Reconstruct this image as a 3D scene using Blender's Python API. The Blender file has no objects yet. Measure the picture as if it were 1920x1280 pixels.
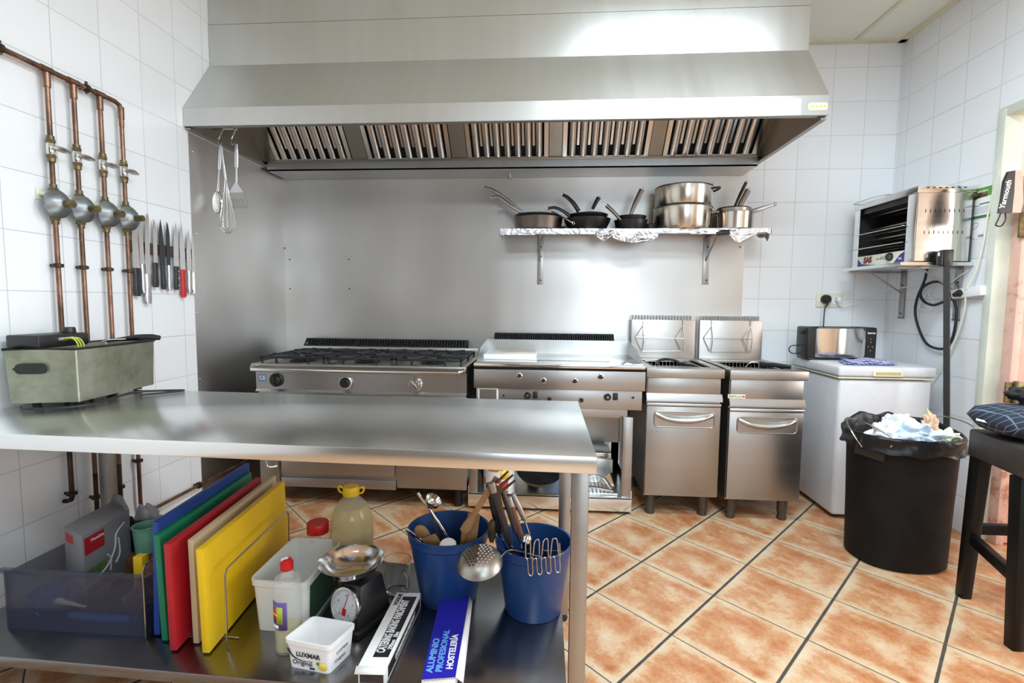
import bpy, bmesh, math, random
from mathutils import Vector, Matrix, noise
import numpy as np
random.seed(7)
SC = bpy.context.scene
COL = SC.collection
# ------------------------------------------------------------------ camera
FPX, YAW, PITCH, ROLL, CAMH = 940.0, -.0725, -.0776, .0088, 1.30
def _cam():
    cy, sy, cp, sp, cr, sr = math.cos(YAW), math.sin(YAW), math.cos(PITCH), math.sin(PITCH), math.cos(ROLL), math.sin(ROLL)
    f = Vector((sy*cp, cy*cp, sp)); r = Vector((cy, -sy, 0)); u = r.cross(f)
    return cr*r+sr*u, -sr*r+cr*u, f
CR, CU, CF = _cam()
cd = bpy.data.cameras.new('camera'); cam = bpy.data.objects.new('camera', cd); COL.objects.link(cam)
cd.sensor_width = 36; cd.lens = FPX/1920*36; cd.clip_start = .05
cam.matrix_world = Matrix(((CR.x, CU.x, -CF.x, 0), (CR.y, CU.y, -CF.y, 0), (CR.z, CU.z, -CF.z, CAMH), (0, 0, 0, 1)))
SC.camera = cam
SC.cycles.use_denoising = True; SC.cycles.use_adaptive_sampling = False
SC.cycles.caustics_reflective = True; SC.cycles.caustics_refractive = False; SC.cycles.sample_clamp_indirect = 5; SC.cycles.blur_glossy = 1.0
SC.view_settings.view_transform = 'Standard'; SC.view_settings.look = 'None'
SC.view_settings.gamma = 1; SC.view_settings.use_curve_mapping = False
SC.view_settings.exposure = -0.12
# ------------------------------------------------------------------ world and lights
wd = bpy.data.worlds.new('world'); SC.world = wd; wd.use_nodes = True
wd.node_tree.nodes['Background'].inputs[0].default_value = (.75, .85, 1, 1)
wd.node_tree.nodes['Background'].inputs[1].default_value = .6
def area(name, loc, size, power, col=(1, 1, 1), to=(0, 0, -1)):
    l = bpy.data.lights.new(name, 'AREA'); l.shape = 'RECTANGLE'; l.size, l.size_y = size; l.energy = power; l.color = col
    o = bpy.data.objects.new(name, l); COL.objects.link(o); o.location = loc
    o.rotation_euler = Vector(to).to_track_quat('-Z', 'Y').to_euler(); return o
LC = (.77, .90, 1)
area('tube_light_front', (.75, .75, 3.03), (1.2, .5), 66, LC)
area('fill_light_hood', (.85, 1.95, 3.03), (1.2, .3), 52, LC)  # added unseen lamp that brightens the right wall and upper hood
area('tube_light_rear', (-.55, -.75, 3.03), (1.2, .56), 22, LC)
area('tube_light_rear', (1.3, -.75, 3.03), (1.2, .56), 30, LC)
area('window_daylight', (4.33, 1.3, 1.6), (2.2, 1.7), 85, (1, .95, .93), (-1, 0, -.05))
area('rear_fill_light', (1.25, -2.22, 1.75), (1.7, 1.3), 42, LC, (0, 1, -.05))  # added fill light behind the camera, no known window there
# ------------------------------------------------------------------ constants of the room
XL, XR, YB, YR, ZC = -2.03, 2.39, 3.75, -2.3, 3.10
# ------------------------------------------------------------------ helpers
def at(px, py, X=None, Y=None, Z=None):
    """the point of a given wall, front or level that was measured at that spot of the photo (1920 x 1280)"""
    d = CF*FPX + CR*(px-960) - CU*(py-640)
    if Y is not None: t = Y/d.y
    elif X is not None: t = X/d.x
    else: t = (Z-CAMH)/d.z
    return Vector((d.x*t, d.y*t, CAMH+d.z*t))
PI = math.pi
def T(x, y, z): return Matrix.Translation((x, y, z))
def Rz(a): return Matrix.Rotation(a, 4, 'Z')
def Rx(a): return Matrix.Rotation(a, 4, 'X')
def Ry(a): return Matrix.Rotation(a, 4, 'Y')
def BM(): return bmesh.new()
def box(bm, x0, x1, y0, y1, z0, z1, bev=0, M=None, seg=2):
    if x0 > x1: x0, x1 = x1, x0
    if y0 > y1: y0, y1 = y1, y0
    if z0 > z1: z0, z1 = z1, z0
    v = [bm.verts.new((x, y, z)) for x in (x0, x1) for y in (y0, y1) for z in (z0, z1)]
    fs = [bm.faces.new([v[i] for i in f]) for f in ((0, 1, 3, 2), (4, 6, 7, 5), (0, 4, 5, 1), (2, 3, 7, 6), (0, 2, 6, 4), (1, 5, 7, 3))]
    if bev:
        es = {e for f in fs for e in f.edges}
        r = bmesh.ops.bevel(bm, geom=list(es), offset=bev, segments=seg, affect='EDGES', profile=.5)
        v = [q for q in {w for f in r['faces'] for w in f.verts}] + [q for q in v if q.is_valid]
        v = list(set(v))
    if M is not None: bmesh.ops.transform(bm, matrix=M, verts=v)
    return v
def hexa(bm, p, bev=0):
    """8 points: 4 of the bottom ring, 4 of the top ring"""
    v = [bm.verts.new(q) for q in p]
    fs = [bm.faces.new([v[i] for i in f]) for f in ((3, 2, 1, 0), (4, 5, 6, 7), (0, 1, 5, 4), (1, 2, 6, 5), (2, 3, 7, 6), (3, 0, 4, 7))]
    if bev: bmesh.ops.bevel(bm, geom=list({e for f in fs for e in f.edges}), offset=bev, segments=2, affect='EDGES', profile=.5)
def _frame(d):
    d = d.normalized(); a = Vector((0, 0, 1)) if abs(d.z) < .9 else Vector((1, 0, 0))
    u = a.cross(d).normalized(); return u, d.cross(u)
def cyl(bm, p0, p1, r0, r1=None, n=24, cap=True):
    p0, p1 = Vector(p0), Vector(p1); r1 = r0 if r1 is None else r1
    u, w = _frame(p1-p0); A = []; Bv = []
    for i in range(n):
        a = 2*PI*i/n; q = u*math.cos(a)+w*math.sin(a)
        A.append(bm.verts.new(p0+q*r0)); Bv.append(bm.verts.new(p1+q*r1))
    for i in range(n): bm.faces.new((A[i], A[(i+1) % n], Bv[(i+1) % n], Bv[i]))
    if cap: bm.faces.new(A[::-1]); bm.faces.new(Bv)
def spline(pts, k=8, closed=False):
    P = [Vector(p) for p in pts]; n = len(P); out = []
    rng = range(n) if closed else range(n-1)
    for i in rng:
        if closed: a, b, c, d = P[i-1], P[i], P[(i+1) % n], P[(i+2) % n]
        else: a, b, c, d = P[max(i-1, 0)], P[i], P[i+1], P[min(i+2, n-1)]
        for j in range(k):
            t = j/k
            out.append(.5*((2*b)+(c-a)*t+(2*a-5*b+4*c-d)*t*t+(-a+3*b-3*c+d)*t**3))
    if not closed: out.append(P[-1])
    return out
def tube(bm, pts, r, n=10, closed=False, k=0, flat=None):
    P = spline(pts, k, closed) if k else [Vector(p) for p in pts]
    m = len(P); rings = []; u = None
    for i, p in enumerate(P):
        if closed: d = P[(i+1) % m]-P[i-1]
        else: d = P[min(i+1, m-1)]-P[max(i-1, 0)]
        d = d.normalized() if d.length > 1e-9 else Vector((0, 0, 1))
        if u is None: u, w = _frame(d)
        else:
            u = (u-d*u.dot(d))
            u = u.normalized() if u.length > 1e-6 else _frame(d)[0]
            w = d.cross(u)
        rr = r if not isinstance(r, (list, tuple)) else (lambda s: r[int(s)]+(r[min(int(s)+1, len(r)-1)]-r[int(s)])*(s-int(s)))(i/(m-1)*(len(r)-1))
        f = flat or 1
        rings.append([bm.verts.new(p+u*math.cos(2*PI*j/n)*rr*f+w*math.sin(2*PI*j/n)*rr) for j in range(n)])
    for i in range(m if closed else m-1):
        A, Bv = rings[i], rings[(i+1) % m]
        for j in range(n): bm.faces.new((A[j], A[(j+1) % n], Bv[(j+1) % n], Bv[j]))
    if not closed: bm.faces.new(rings[0][::-1]); bm.faces.new(rings[-1])
def lathe(bm, prof, c=(0, 0, 0), n=48, sx=1, sy=1, M=None, pw=None):
    c = Vector(c); rings = []; nv = []
    for r, z in prof:
        if r < 1e-6: v = bm.verts.new(c+Vector((0, 0, z))); rings.append([v]); nv.append(v); continue
        ring = []
        for j in range(n):
            a = 2*PI*j/n; ca, sa = math.cos(a), math.sin(a)
            if pw: ca = math.copysign(abs(ca)**pw, ca); sa = math.copysign(abs(sa)**pw, sa)
            ring.append(bm.verts.new(c+Vector((r*sx*ca, r*sy*sa, z))))
        rings.append(ring); nv += ring
    for A, Bv in zip(rings, rings[1:]):
        for j in range(n):
            k = (j+1) % n
            if len(A) == 1 and len(Bv) == 1: continue
            if len(A) == 1: bm.faces.new((A[0], Bv[k], Bv[j]))
            elif len(Bv) == 1: bm.faces.new((A[j], A[k], Bv[0]))
            else: bm.faces.new((A[j], A[k], Bv[k], Bv[j]))
    if M is not None: bmesh.ops.transform(bm, matrix=M, verts=nv)
    return nv
def prism(bm, pts, ax, a, b, M=None):
    def q(p, t): return {'x': (t, p[0], p[1]), 'y': (p[0], t, p[1]), 'z': (p[0], p[1], t)}[ax]
    A = [bm.verts.new(q(p, a)) for p in pts]; Bv = [bm.verts.new(q(p, b)) for p in pts]; n = len(pts)
    for i in range(n): bm.faces.new((A[i], A[(i+1) % n], Bv[(i+1) % n], Bv[i]))
    bm.faces.new(A[::-1]); bm.faces.new(Bv)
    if M is not None: bmesh.ops.transform(bm, matrix=M, verts=A+Bv)
def rrect(x0, x1, y0, y1, r, n=6):
    out = []
    for cx, cy, a0 in ((x1-r, y1-r, 0), (x0+r, y1-r, 90), (x0+r, y0+r, 180), (x1-r, y0+r, 270)):
        for i in range(n+1):
            a = math.radians(a0+90*i/n); out.append((cx+r*math.cos(a), cy+r*math.sin(a)))
    return out
def loftbox(bm, secs, r, n=6, cx=0, cy=0, M=None, cap0=True, cap1=False):
    """tub: secs (half width, half depth, z, corner radius)"""
    rings = []
    for hx, hy, z in secs: rings.append([bm.verts.new((cx+x, cy+y, z)) for x, y in rrect(-hx, hx, -hy, hy, min(r, hx*.99, hy*.99), n)])
    for A, Bv in zip(rings, rings[1:]):
        for j in range(len(A)): k = (j+1) % len(A); bm.faces.new((A[j], A[k], Bv[k], Bv[j]))
    if cap0: bm.faces.new(rings[0][::-1])
    if cap1: bm.faces.new(rings[-1])
    if M is not None: bmesh.ops.transform(bm, matrix=M, verts=[v for q in rings for v in q])
def grid(bm, f, nu, nv, closeu=False):
    G = [[bm.verts.new(f(i/(nu if closeu else nu-1), j/(nv-1))) for j in range(nv)] for i in range(nu)]
    for i in range(nu if closeu else nu-1):
        for j in range(nv-1):
            k = (i+1) % nu; bm.faces.new((G[i][j], G[k][j], G[k][j+1], G[i][j+1]))
def nz(p, s=1, o=0): return noise.noise(Vector(p)*s+Vector((o, o*1.7, o*.3)))
def lump(bm, c, rx, ry, rz, amp, s, o=0, sub=4, M=None):
    r = bmesh.ops.create_icosphere(bm, subdivisions=sub, radius=1)
    for v in r['verts']:
        d = v.co.copy(); k = 1+amp*(abs(nz(d, s, o))*2-.6)+amp*.4*nz(d, s*2.7, o+5)
        v.co = Vector((d.x*rx*k, d.y*ry*k, d.z*rz*k))
    if M is not None: bmesh.ops.transform(bm, matrix=M, verts=r['verts'])
    bmesh.ops.translate(bm, vec=Vector(c), verts=r['verts'])
LOCAL = set()
def mk(name, bm, m, parent=None, ang=38, solid=0, recalc=True):
    if recalc: bmesh.ops.recalc_face_normals(bm, faces=bm.faces)
    me = bpy.data.meshes.new(name); bm.to_mesh(me); bm.free()
    for p in me.polygons: p.use_smooth = True
    if ang < 180: me.set_sharp_from_angle(angle=math.radians(ang))
    me.materials.append(m)
    o = bpy.data.objects.new(name, me); COL.objects.link(o)
    if solid:
        md = o.modifiers.new('thickness', 'SOLIDIFY'); md.thickness = solid; md.offset = 0
    if parent is not None:
        o.parent = parent; root = parent
        off = Vector((0, 0, 0))
        if parent.type == 'EMPTY' and parent.name not in LOCAL: o.matrix_parent_inverse = Matrix.Translation(-parent.location)
    return o
def tag(o, label, cat, group=None):
    o['label'] = label; o['category'] = cat
    if group: o['group'] = group
    return o
def thing(name, label, cat, loc, group=None, rot=None, local=False):
    o = bpy.data.objects.new(name, None); COL.objects.link(o); o.location = loc; o.empty_display_size = .05
    if rot is not None: o.rotation_euler = rot
    if rot is not None or local: LOCAL.add(o.name)
    return tag(o, label, cat, group)
def struct(name, bm, m, parent=None):
    o = mk(name, bm, m, parent, ang=30)
    if parent is None: o['kind'] = 'structure'
    return o
def dup(root, loc, label, rot=None):
    r = root.copy(); COL.objects.link(r); r.location = loc; r['label'] = label
    if rot is not None: r.rotation_euler = rot
    for ch in list(root.children):
        c = ch.copy(); COL.objects.link(c); c.parent = r
        for g in list(ch.children):
            d = g.copy(); COL.objects.link(d); d.parent = c
    return r
def text(body, size, M, m, parent, name='lettering', ext=.0004, bold=0, sx=1, align='CENTER', space=1.0):
    cu = bpy.data.curves.new('t', 'FONT'); cu.body = body; cu.size = size; cu.extrude = ext; cu.offset = bold
    cu.align_x = align; cu.align_y = 'CENTER'; cu.space_character = space; cu.resolution_u = 3
    t = bpy.data.objects.new('t', cu); COL.objects.link(t)
    dg = bpy.context.evaluated_depsgraph_get(); dg.update()
    me = bpy.data.meshes.new_from_object(t.evaluated_get(dg))
    bpy.data.objects.remove(t); bpy.data.curves.remove(cu)
    me.transform(M @ Matrix.Diagonal((sx, 1, 1, 1))); me.name = name
    me.materials.clear(); me.materials.append(m)
    o = bpy.data.objects.new(name, me); COL.objects.link(o)
    if parent is not None:
        o.parent = parent
        if parent.type == 'EMPTY' and parent.name not in LOCAL: o.matrix_parent_inverse = Matrix.Translation(-parent.location)
    return o
def fr(o, x, y, z=None):
    """matrix from right, up vectors at a point: text plane"""
    x = Vector(x).normalized(); y = Vector(y); y = (y-x*y.dot(x)).normalized(); z = x.cross(y)
    return Matrix(((x.x, y.x, z.x, o[0]), (x.y, y.y, z.y, o[1]), (x.z, y.z, z.z, o[2]), (0, 0, 0, 1)))
# ------------------------------------------------------------------ materials
class N:
    def __init__(s, name):
        s.m = bpy.data.materials.new(name); s.m.use_nodes = True; s.t = s.m.node_tree
        s.b = s.t.nodes['Principled BSDF']; s.tc = s.t.nodes.new('ShaderNodeTexCoord')
    def n(s, ty, **k):
        q = s.t.nodes.new(ty)
        for a, b in k.items(): setattr(q, a, b)
        return q
    def l(s, a, b): s.t.links.new(a, b)
    def put(s, sock, v):
        if hasattr(v, 'links'): s.l(v, sock)
        elif isinstance(v, (tuple, list)) and len(v) == 3 and sock.type == 'RGBA': sock.default_value = (*v, 1)
        else: sock.default_value = v
    def math(s, op, a, b=None, c=None):
        q = s.n('ShaderNodeMath', operation=op); s.put(q.inputs[0], a)
        if b is not None: s.put(q.inputs[1], b)
        if c is not None: s.put(q.inputs[2], c)
        return q.outputs[0]
    def noise(s, scale, det=3, vec=None, sc=None, rough=.5):
        vec = vec or s.tc.outputs['Object']
        if sc:
            mp = s.n('ShaderNodeMapping'); s.l(vec, mp.inputs[0]); mp.inputs['Scale'].default_value = sc; vec = mp.outputs[0]
        q = s.n('ShaderNodeTexNoise'); s.l(vec, q.inputs['Vector']); q.inputs['Scale'].default_value = scale
        q.inputs['Detail'].default_value = det; q.inputs['Roughness'].default_value = rough; return q.outputs[0]
    def ramp(s, v, *st):
        q = s.n('ShaderNodeValToRGB'); s.l(v, q.inputs[0]); e = q.color_ramp.elements
        while len(e) < len(st): e.new(.5)
        for i, (p, c) in enumerate(st): e[i].position = p; e[i].color = (*c, 1) if len(c) == 3 else c
        return q.outputs[0]
    def mix(s, f, a, b):
        q = s.n('ShaderNodeMix', data_type='RGBA'); s.put(q.inputs[0], f); s.put(q.inputs[6], a); s.put(q.inputs[7], b); return q.outputs[2]
    def mr(s, v, a, b, c, d, smooth=False):
        q = s.n('ShaderNodeMapRange', interpolation_type='SMOOTHSTEP' if smooth else 'LINEAR')
        for i, x in enumerate((v, a, b, c, d)): s.put(q.inputs[i], x)
        return q.outputs[0]
    def bump(s, h, st=.2, d=.002):
        q = s.n('ShaderNodeBump'); q.inputs['Strength'].default_value = st; q.inputs['Distance'].default_value = d
        s.l(h, q.inputs['Height']); s.l(q.outputs[0], s.b.inputs['Normal'])
    def set(s, **k):
        for a, v in k.items(): s.put(s.b.inputs[{'col': 'Base Color', 'rough': 'Roughness', 'metal': 'Metallic', 'trans': 'Transmission Weight', 'ior': 'IOR', 'coat': 'Coat Weight', 'aniso': 'Anisotropic', 'spec': 'Specular IOR Level', 'alpha': 'Alpha', 'sss': 'Subsurface Weight', 'em': 'Emission Color', 'ems': 'Emission Strength'}[a]], v)
        return s
def srgb(r, g, b):
    f = lambda c: (c/255/12.92) if c/255 <= .04045 else ((c/255+.055)/1.055)**2.4
    return (f(r), f(g), f(b))
def plain(name, col, rough=.5, metal=0, var=.12, scale=20, bump=0, bs=60, **k):
    s = N(name); f = s.noise(scale, 4)
    dark = tuple(c*(1-var) for c in col); lite = tuple(min(1, c*(1+var*.6)) for c in col)
    s.set(col=s.ramp(f, (.3, dark), (.7, lite)), rough=s.mr(s.noise(scale*2.3, 3), 0, 1, max(.02, rough*.8), min(1, rough*1.2)), metal=metal, **k)
    if bump: s.bump(s.noise(bs, 3), bump, .002)
    return s.m
def steel(name, col=(.56, .55, .53), rough=.3, streak=(1, 60, 60), aniso=.5, dirt=.15, dirtcol=(.30, .25, .18), scratch=.06, band=1.):
    s = N(name); f = s.noise(1.0, 2, sc=tuple(max(.8, q*.45) for q in streak)); g = s.noise(1.9, 1); h_ = s.noise(.9, 0)
    c = s.mix(s.mr(f, .1, .9, 0, 1), tuple(x*(1-.05*band) for x in col), tuple(min(1, x*(1+.03*band)) for x in col))
    c = s.mix(s.math('MULTIPLY', s.mr(g, .4, 1., 0, 1), dirt), c, dirtcol)
    s.set(col=c, metal=1., rough=s.math('ADD', s.mr(g, .1, .9, rough*.88, rough*1.17), s.mr(f, 0., 1., -.030*band, .036*band)), aniso=aniso)
    tg = s.n('ShaderNodeCombineXYZ'); tg.inputs[1].default_value = .35; tg.inputs[2].default_value = 1.
    s.l(tg.outputs[0], s.b.inputs['Tangent'])
    if scratch > 0: s.bump(h_, scratch*2.2, .02)
    return s.m
def tiles(name, iu, iv, w, h, u0, v0, g=.0030, col=srgb(238, 240, 242), gcol=srgb(206, 208, 210), rough=.22):
    s = N(name); sp = s.n('ShaderNodeSeparateXYZ'); s.l(s.tc.outputs['Object'], sp.inputs[0])
    def e(i, o, w):
        u = s.math('DIVIDE', s.math('SUBTRACT', sp.outputs[i], o), w); fr_ = s.math('FRACT', u)
        return s.math('MULTIPLY', s.math('MINIMUM', fr_, s.math('SUBTRACT', 1., fr_)), w), s.math('FLOOR', u)
    du, fu = e(iu, u0, w); dv, fv = e(iv, v0, h); d = s.math('MINIMUM', du, dv)
    k = s.mr(d, g*.45, g*.75, 1, 0, True)
    cb = s.n('ShaderNodeCombineXYZ'); s.l(fu, cb.inputs[0]); s.l(fv, cb.inputs[1])
    wn = s.n('ShaderNodeTexWhiteNoise', noise_dimensions='3D'); s.l(cb.outputs[0], wn.inputs[0])
    c = s.mix(wn.outputs[0], col, tuple(x*.965 for x in col))
    gn = s.noise(1.3, 2)
    gc = s.mix(s.mr(gn, .35, .65, 0, 1), gcol, tuple(x*.78 for x in gcol))
    s.set(col=s.mix(k, c, gc), rough=s.mix(k, (rough,)*3, (.7,)*3))
    s.bump(s.math('ADD', s.mr(d, 0, g*1.6, -1, 0, True), s.math('MULTIPLY', s.noise(9, 2), .25)), .25, .0015)
    return s.m
def glass(name, col=(1, 1, 1), rough=.02, ior=1.45, **k): return N(name).set(col=col, rough=rough, trans=1., ior=ior, **k).m
M_ = {}
M_['steel'] = steel('brushed_steel', rough=.36)
M_['panel'] = steel('wall_panel_steel', (.66, .645, .625), .39, (9, 9, 1), .6, .40, (.30, .28, .25), .05, band=2.2)
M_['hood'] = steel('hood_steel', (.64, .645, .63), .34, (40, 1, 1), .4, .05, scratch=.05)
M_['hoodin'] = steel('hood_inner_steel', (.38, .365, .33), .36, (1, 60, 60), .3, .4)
M_['filter'] = steel('filter_steel', (.76, .76, .75), .17, (60, 1, 1), .2, .3)
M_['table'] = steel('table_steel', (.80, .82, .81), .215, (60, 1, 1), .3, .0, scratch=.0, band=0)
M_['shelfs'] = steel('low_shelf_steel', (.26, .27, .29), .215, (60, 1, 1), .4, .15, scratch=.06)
M_['door'] = steel('fryer_steel', (.42, .405, .39), .35, (1, 60, 60), .4, .18)
M_['dull'] = steel('dull_steel', (.42, .40, .37), .38, (1, 60, 60), .3, .35)
M_['chrome'] = steel('polished_steel', (.72, .71, .70), .12, (1, 1, 1), 0, .05, scratch=.01)
M_['wire'] = steel('wire_steel', (.55, .53, .50), .21, (1, 1, 1), 0, .2, scratch=.01)
M_['sooty'] = steel('sooty_steel', (.20, .165, .14), .36, (1, 1, 1), 0, .7, (.03, .025, .02), .02)
M_['black'] = plain('black_plastic', (.012, .012, .013), .38)
M_['cast'] = plain('cast_iron', (.018, .019, .022), .5, .2, .5, 30, .3, 80)
M_['dark'] = plain('dark_gap', (.008, .008, .008), .8)
M_['rubber'] = plain('black_rubber', (.015, .015, .015), .55)
M_['white'] = plain('white_enamel', srgb(214, 216, 220), .3, var=.03)
M_['cream'] = plain('cream_plastic', srgb(228, 228, 205), .45, var=.04)
M_['wplast'] = plain('white_plastic', srgb(240, 240, 240), .4, var=.02)
M_['paper'] = plain('white_paper', srgb(240, 240, 240), .7, var=.03)
M_['copper'] = None
s = N('aged_copper'); f = s.noise(9, 5, sc=(1, 1, .45), rough=.7)
s.set(col=s.ramp(f, (.32, (.06, .042, .03)), (.5, (.21, .115, .075)), (.74, (.46, .25, .175))), metal=.85, rough=s.mr(f, .3, .7, .5, .28)); M_['copper'] = s.m
M_['pipedark'] = plain('tarnished_pipe', (.07, .045, .03), .45, .7, .5, 14)
M_['brass'] = plain('tarnished_brass', (.20, .16, .075), .42, .8, .5, 40)
M_['regu'] = plain('grey_cast_metal', (.26, .28, .29), .38, .75, .3, 25)
M_['nonstick'] = plain('non_stick_black', (.012, .012, .013), .33, .1, .4, 18)
M_['wood'] = plain('worn_wood', srgb(168, 128, 84), .65, 0, .35, 14, .2)
M_['bluebucket'] = plain('blue_plastic', srgb(22, 62, 118), .38, 0, .12, 10)
M_['yellow'] = plain('yellow_board', srgb(232, 190, 20), .5, 0, .06, 5)
M_['red'] = plain('red_board', srgb(176, 22, 34), .5, 0, .1, 5)
M_['green'] = plain('green_board', srgb(10, 120, 84), .5, 0, .1, 5)
M_['blue'] = plain('blue_board', srgb(20, 62, 140), .5, 0, .1, 5)
M_['beige'] = plain('beige_board', srgb(196, 176, 140), .55, 0, .1, 5)
M_['redp'] = plain('red_plastic', srgb(200, 18, 24), .35)
M_['dotblack'] = plain('print_black', (.015, .015, .017), .5)
M_['pwhite'] = plain('print_white', srgb(238, 238, 238), .5, var=.02)
M_['chair'] = plain('black_painted_wood', (.005, .005, .005), .35, 0, .3, 12, spec=.22)
# ================================================================== ROOM
s = N('floor_terracotta_tiles')
P0, VA, VB = (.755, 2.212), (.255, .288), (.268, -.271)
det = VA[0]*VB[1]-VA[1]*VB[0]
sp = s.n('ShaderNodeSeparateXYZ'); s.l(s.tc.outputs['Object'], sp.inputs[0])
dx = s.math('SUBTRACT', sp.outputs[0], P0[0]); dy = s.math('SUBTRACT', sp.outputs[1], P0[1])
uu = s.math('ADD', s.math('MULTIPLY', dx, VB[1]/det), s.math('MULTIPLY', dy, -VB[0]/det))
vv = s.math('ADD', s.math('MULTIPLY', dx, -VA[1]/det), s.math('MULTIPLY', dy, VA[0]/det))
fu, fv = s.math('FRACT', uu), s.math('FRACT', vv)
ed = lambda f, w: s.math('MULTIPLY', s.math('MINIMUM', f, s.math('SUBTRACT', 1., f)), w)
wob = s.math('MULTIPLY', s.math('SUBTRACT', s.noise(14, 2), .5), .0028)
du, dv = s.math('ADD', ed(fu, .385), wob), s.math('ADD', ed(fv, .385), wob)
ku = s.mr(du, .0018, .0034, 1, 0, True); kv = s.mr(dv, .0048, .0066, 1, 0, True)
k = s.math('MAXIMUM', ku, kv); d = s.math('MINIMUM', du, dv)
cb = s.n('ShaderNodeCombineXYZ'); s.l(s.math('FLOOR', uu), cb.inputs[0]); s.l(s.math('FLOOR', vv), cb.inputs[1])
wn = s.n('ShaderNodeTexWhiteNoise', noise_dimensions='3D'); s.l(cb.outputs[0], wn.inputs[0])
lc = s.n('ShaderNodeCombineXYZ'); s.l(fu, lc.inputs[0]); s.l(fv, lc.inputs[1]); s.l(s.math('MULTIPLY', s.math('FLOOR', s.math('MULTIPLY', wn.outputs[0], 4.)), 3.1), lc.inputs[2])
n1 = s.noise(2.3, 8, lc.outputs[0], (1.4, 1.0, 1), .66); n2 = s.noise(9, 6, lc.outputs[0], rough=.75)
edge = s.mr(d, .0, .06, .15, 0, True); n3 = s.noise(30, 4, lc.outputs[0], rough=.7)
t = s.math('ADD', s.math('ADD', s.math('ADD', s.math('MULTIPLY', n1, .70), s.math('MULTIPLY', n2, .26)), s.math('MULTIPLY', n3, .16)), s.math('SUBTRACT', edge, .03))
c = s.ramp(t, (.36, srgb(158, 90, 52)), (.46, srgb(180, 118, 76)), (.54, srgb(192, 142, 102)), (.61, srgb(202, 168, 132)), (.74, srgb(206, 188, 158)))
c = s.mix(s.math('MULTIPLY', s.mr(s.noise(38, 4), .62, .75, 0, 1), .35), c, srgb(160, 96, 64))
gr = s.mix(s.noise(30, 3), srgb(46, 42, 38), srgb(84, 76, 66))
s.set(col=s.mix(k, c, gr), rough=s.mix(k, (.33,)*3, (.85,)*3))
s.bump(s.math('ADD', s.mr(d, .002, .011, -1, 0, True), s.math('MULTIPLY', s.noise(26, 4), .22)), .35, .003)
M_['floor'] = s.m
bm = BM(); box(bm, XL-.1, 4.5, YR-.1, YB+.1, -.08, 0); struct('floor', bm, M_['floor'])
bm = BM(); box(bm, XL-.1, XR+.12, YB, YB+.1, 0, ZC)
struct('wall_back', bm, tiles('back_wall_tiles', 0, 2, .2185, .2275, 1.727, 2.252))
bm = BM(); box(bm, XL-.1, XL, YR, YB, 0, ZC)
struct('wall_left', bm, tiles('left_wall_tiles', 1, 2, .2285, .2286, 1.978, 1.557))
bm = BM(); box(bm, XR, XR+.12, 2.94, YB, 0, ZC); box(bm, XR, XR+.12, .5, 2.94, 2.34, ZC); box(bm, XR, XR+.12, YR, .5, 0, ZC)
struct('wall_right', bm, tiles('right_wall_tiles', 1, 2, .237, .2275, 3.665, 2.252))
bm = BM(); box(bm, XL-.1, .35, YR-.1, YR, 0, ZC); box(bm, 2.15, XR+.12, YR-.1, YR, 0, ZC); box(bm, .35, 2.15, YR-.1, YR, 0, 1.05); box(bm, .35, 2.15, YR-.1, YR, 2.45, ZC)
struct('wall_rear', bm, plain('rear_wall_paint', srgb(118, 106, 100), .6, 0, .1, 2))
s = N('ceiling_panel'); s.set(col=s.mix(s.noise(3, 3), srgb(228, 229, 218), srgb(236, 237, 226)), rough=.85); s.bump(s.noise(160, 3), .25, .001); M_['ceil'] = s.m
bm = BM(); box(bm, XL-.1, XR+.12, YR, YB, ZC, ZC+.06); struct('ceiling', bm, M_['ceil'])
mt = plain('ceiling_grid_paint', srgb(222, 216, 190), .5, 0, .05)
bm = BM()
box(bm, XL, XR, YB-.045, YB, ZC-.012, ZC); box(bm, XR-.045, XR, YR, YB, ZC-.012, ZC)
struct('trim_1', bm, mt)
bm = BM()
for x in (2.055, 1.455, .855, .255, -.345, -.945, -1.545): box(bm, x-.013, x+.013, YR, YB-.045, ZC-.010, ZC)
for y in (2.52, 1.32, .12, -1.08): box(bm, XL, XR-.045, y-.013, y+.013, ZC-.009, ZC)
struct('trim_2', bm, mt)
# jamb, lintel and leaf of the doorway on the right
mj = plain('off_white_jamb', srgb(214, 218, 204), .5, 0, .12, 6)
bm = BM(); box(bm, XR-.014, XR+.075, 2.895, 2.945, 0, 2.34, .004); box(bm, XR-.010, XR+.12, .55, 2.94, 2.30, 2.35, .004); box(bm, XR-.012, XR+.12, .50, .55, 0, 2.34, .004)
struct('trim_3', bm, mj)
s = N('peeling_pink_paint'); f = s.noise(5, 8, rough=.72)
s.set(col=s.ramp(f, (.36, srgb(176, 120, 100)), (.44, srgb(214, 172, 156)), (.62, srgb(226, 184, 168)), (.75, srgb(232, 206, 192))), rough=.5); s.bump(f, .5, .004); M_['pink'] = s.m
bm = BM(); box(bm, 2.455, 2.497, 2.835, 2.90, 0, 1.98, .004); dr = struct('door_1', bm, M_['pink'])
bm = BM(); box(bm, 2.50, 3.25, 2.845, 2.885, 0.01, 1.98, .003); mk('door_panel', bm, M_['pink'], dr)
for z0, z1, nm in ((1.66, 1.79, 'hinge'), (.79, .90, 'hinge')):
    bm = BM(); box(bm, 2.43, 2.56, 2.824, 2.834, z0, z1, .002); cyl(bm, (2.474, 2.818, z0-.008), (2.474, 2.818, z1+.008), .011); cyl(bm, (2.53, 2.822, z0+.01), (2.53, 2.822, z1-.01), .006)
    mk(nm, bm, M_['brass'], dr)
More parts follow.
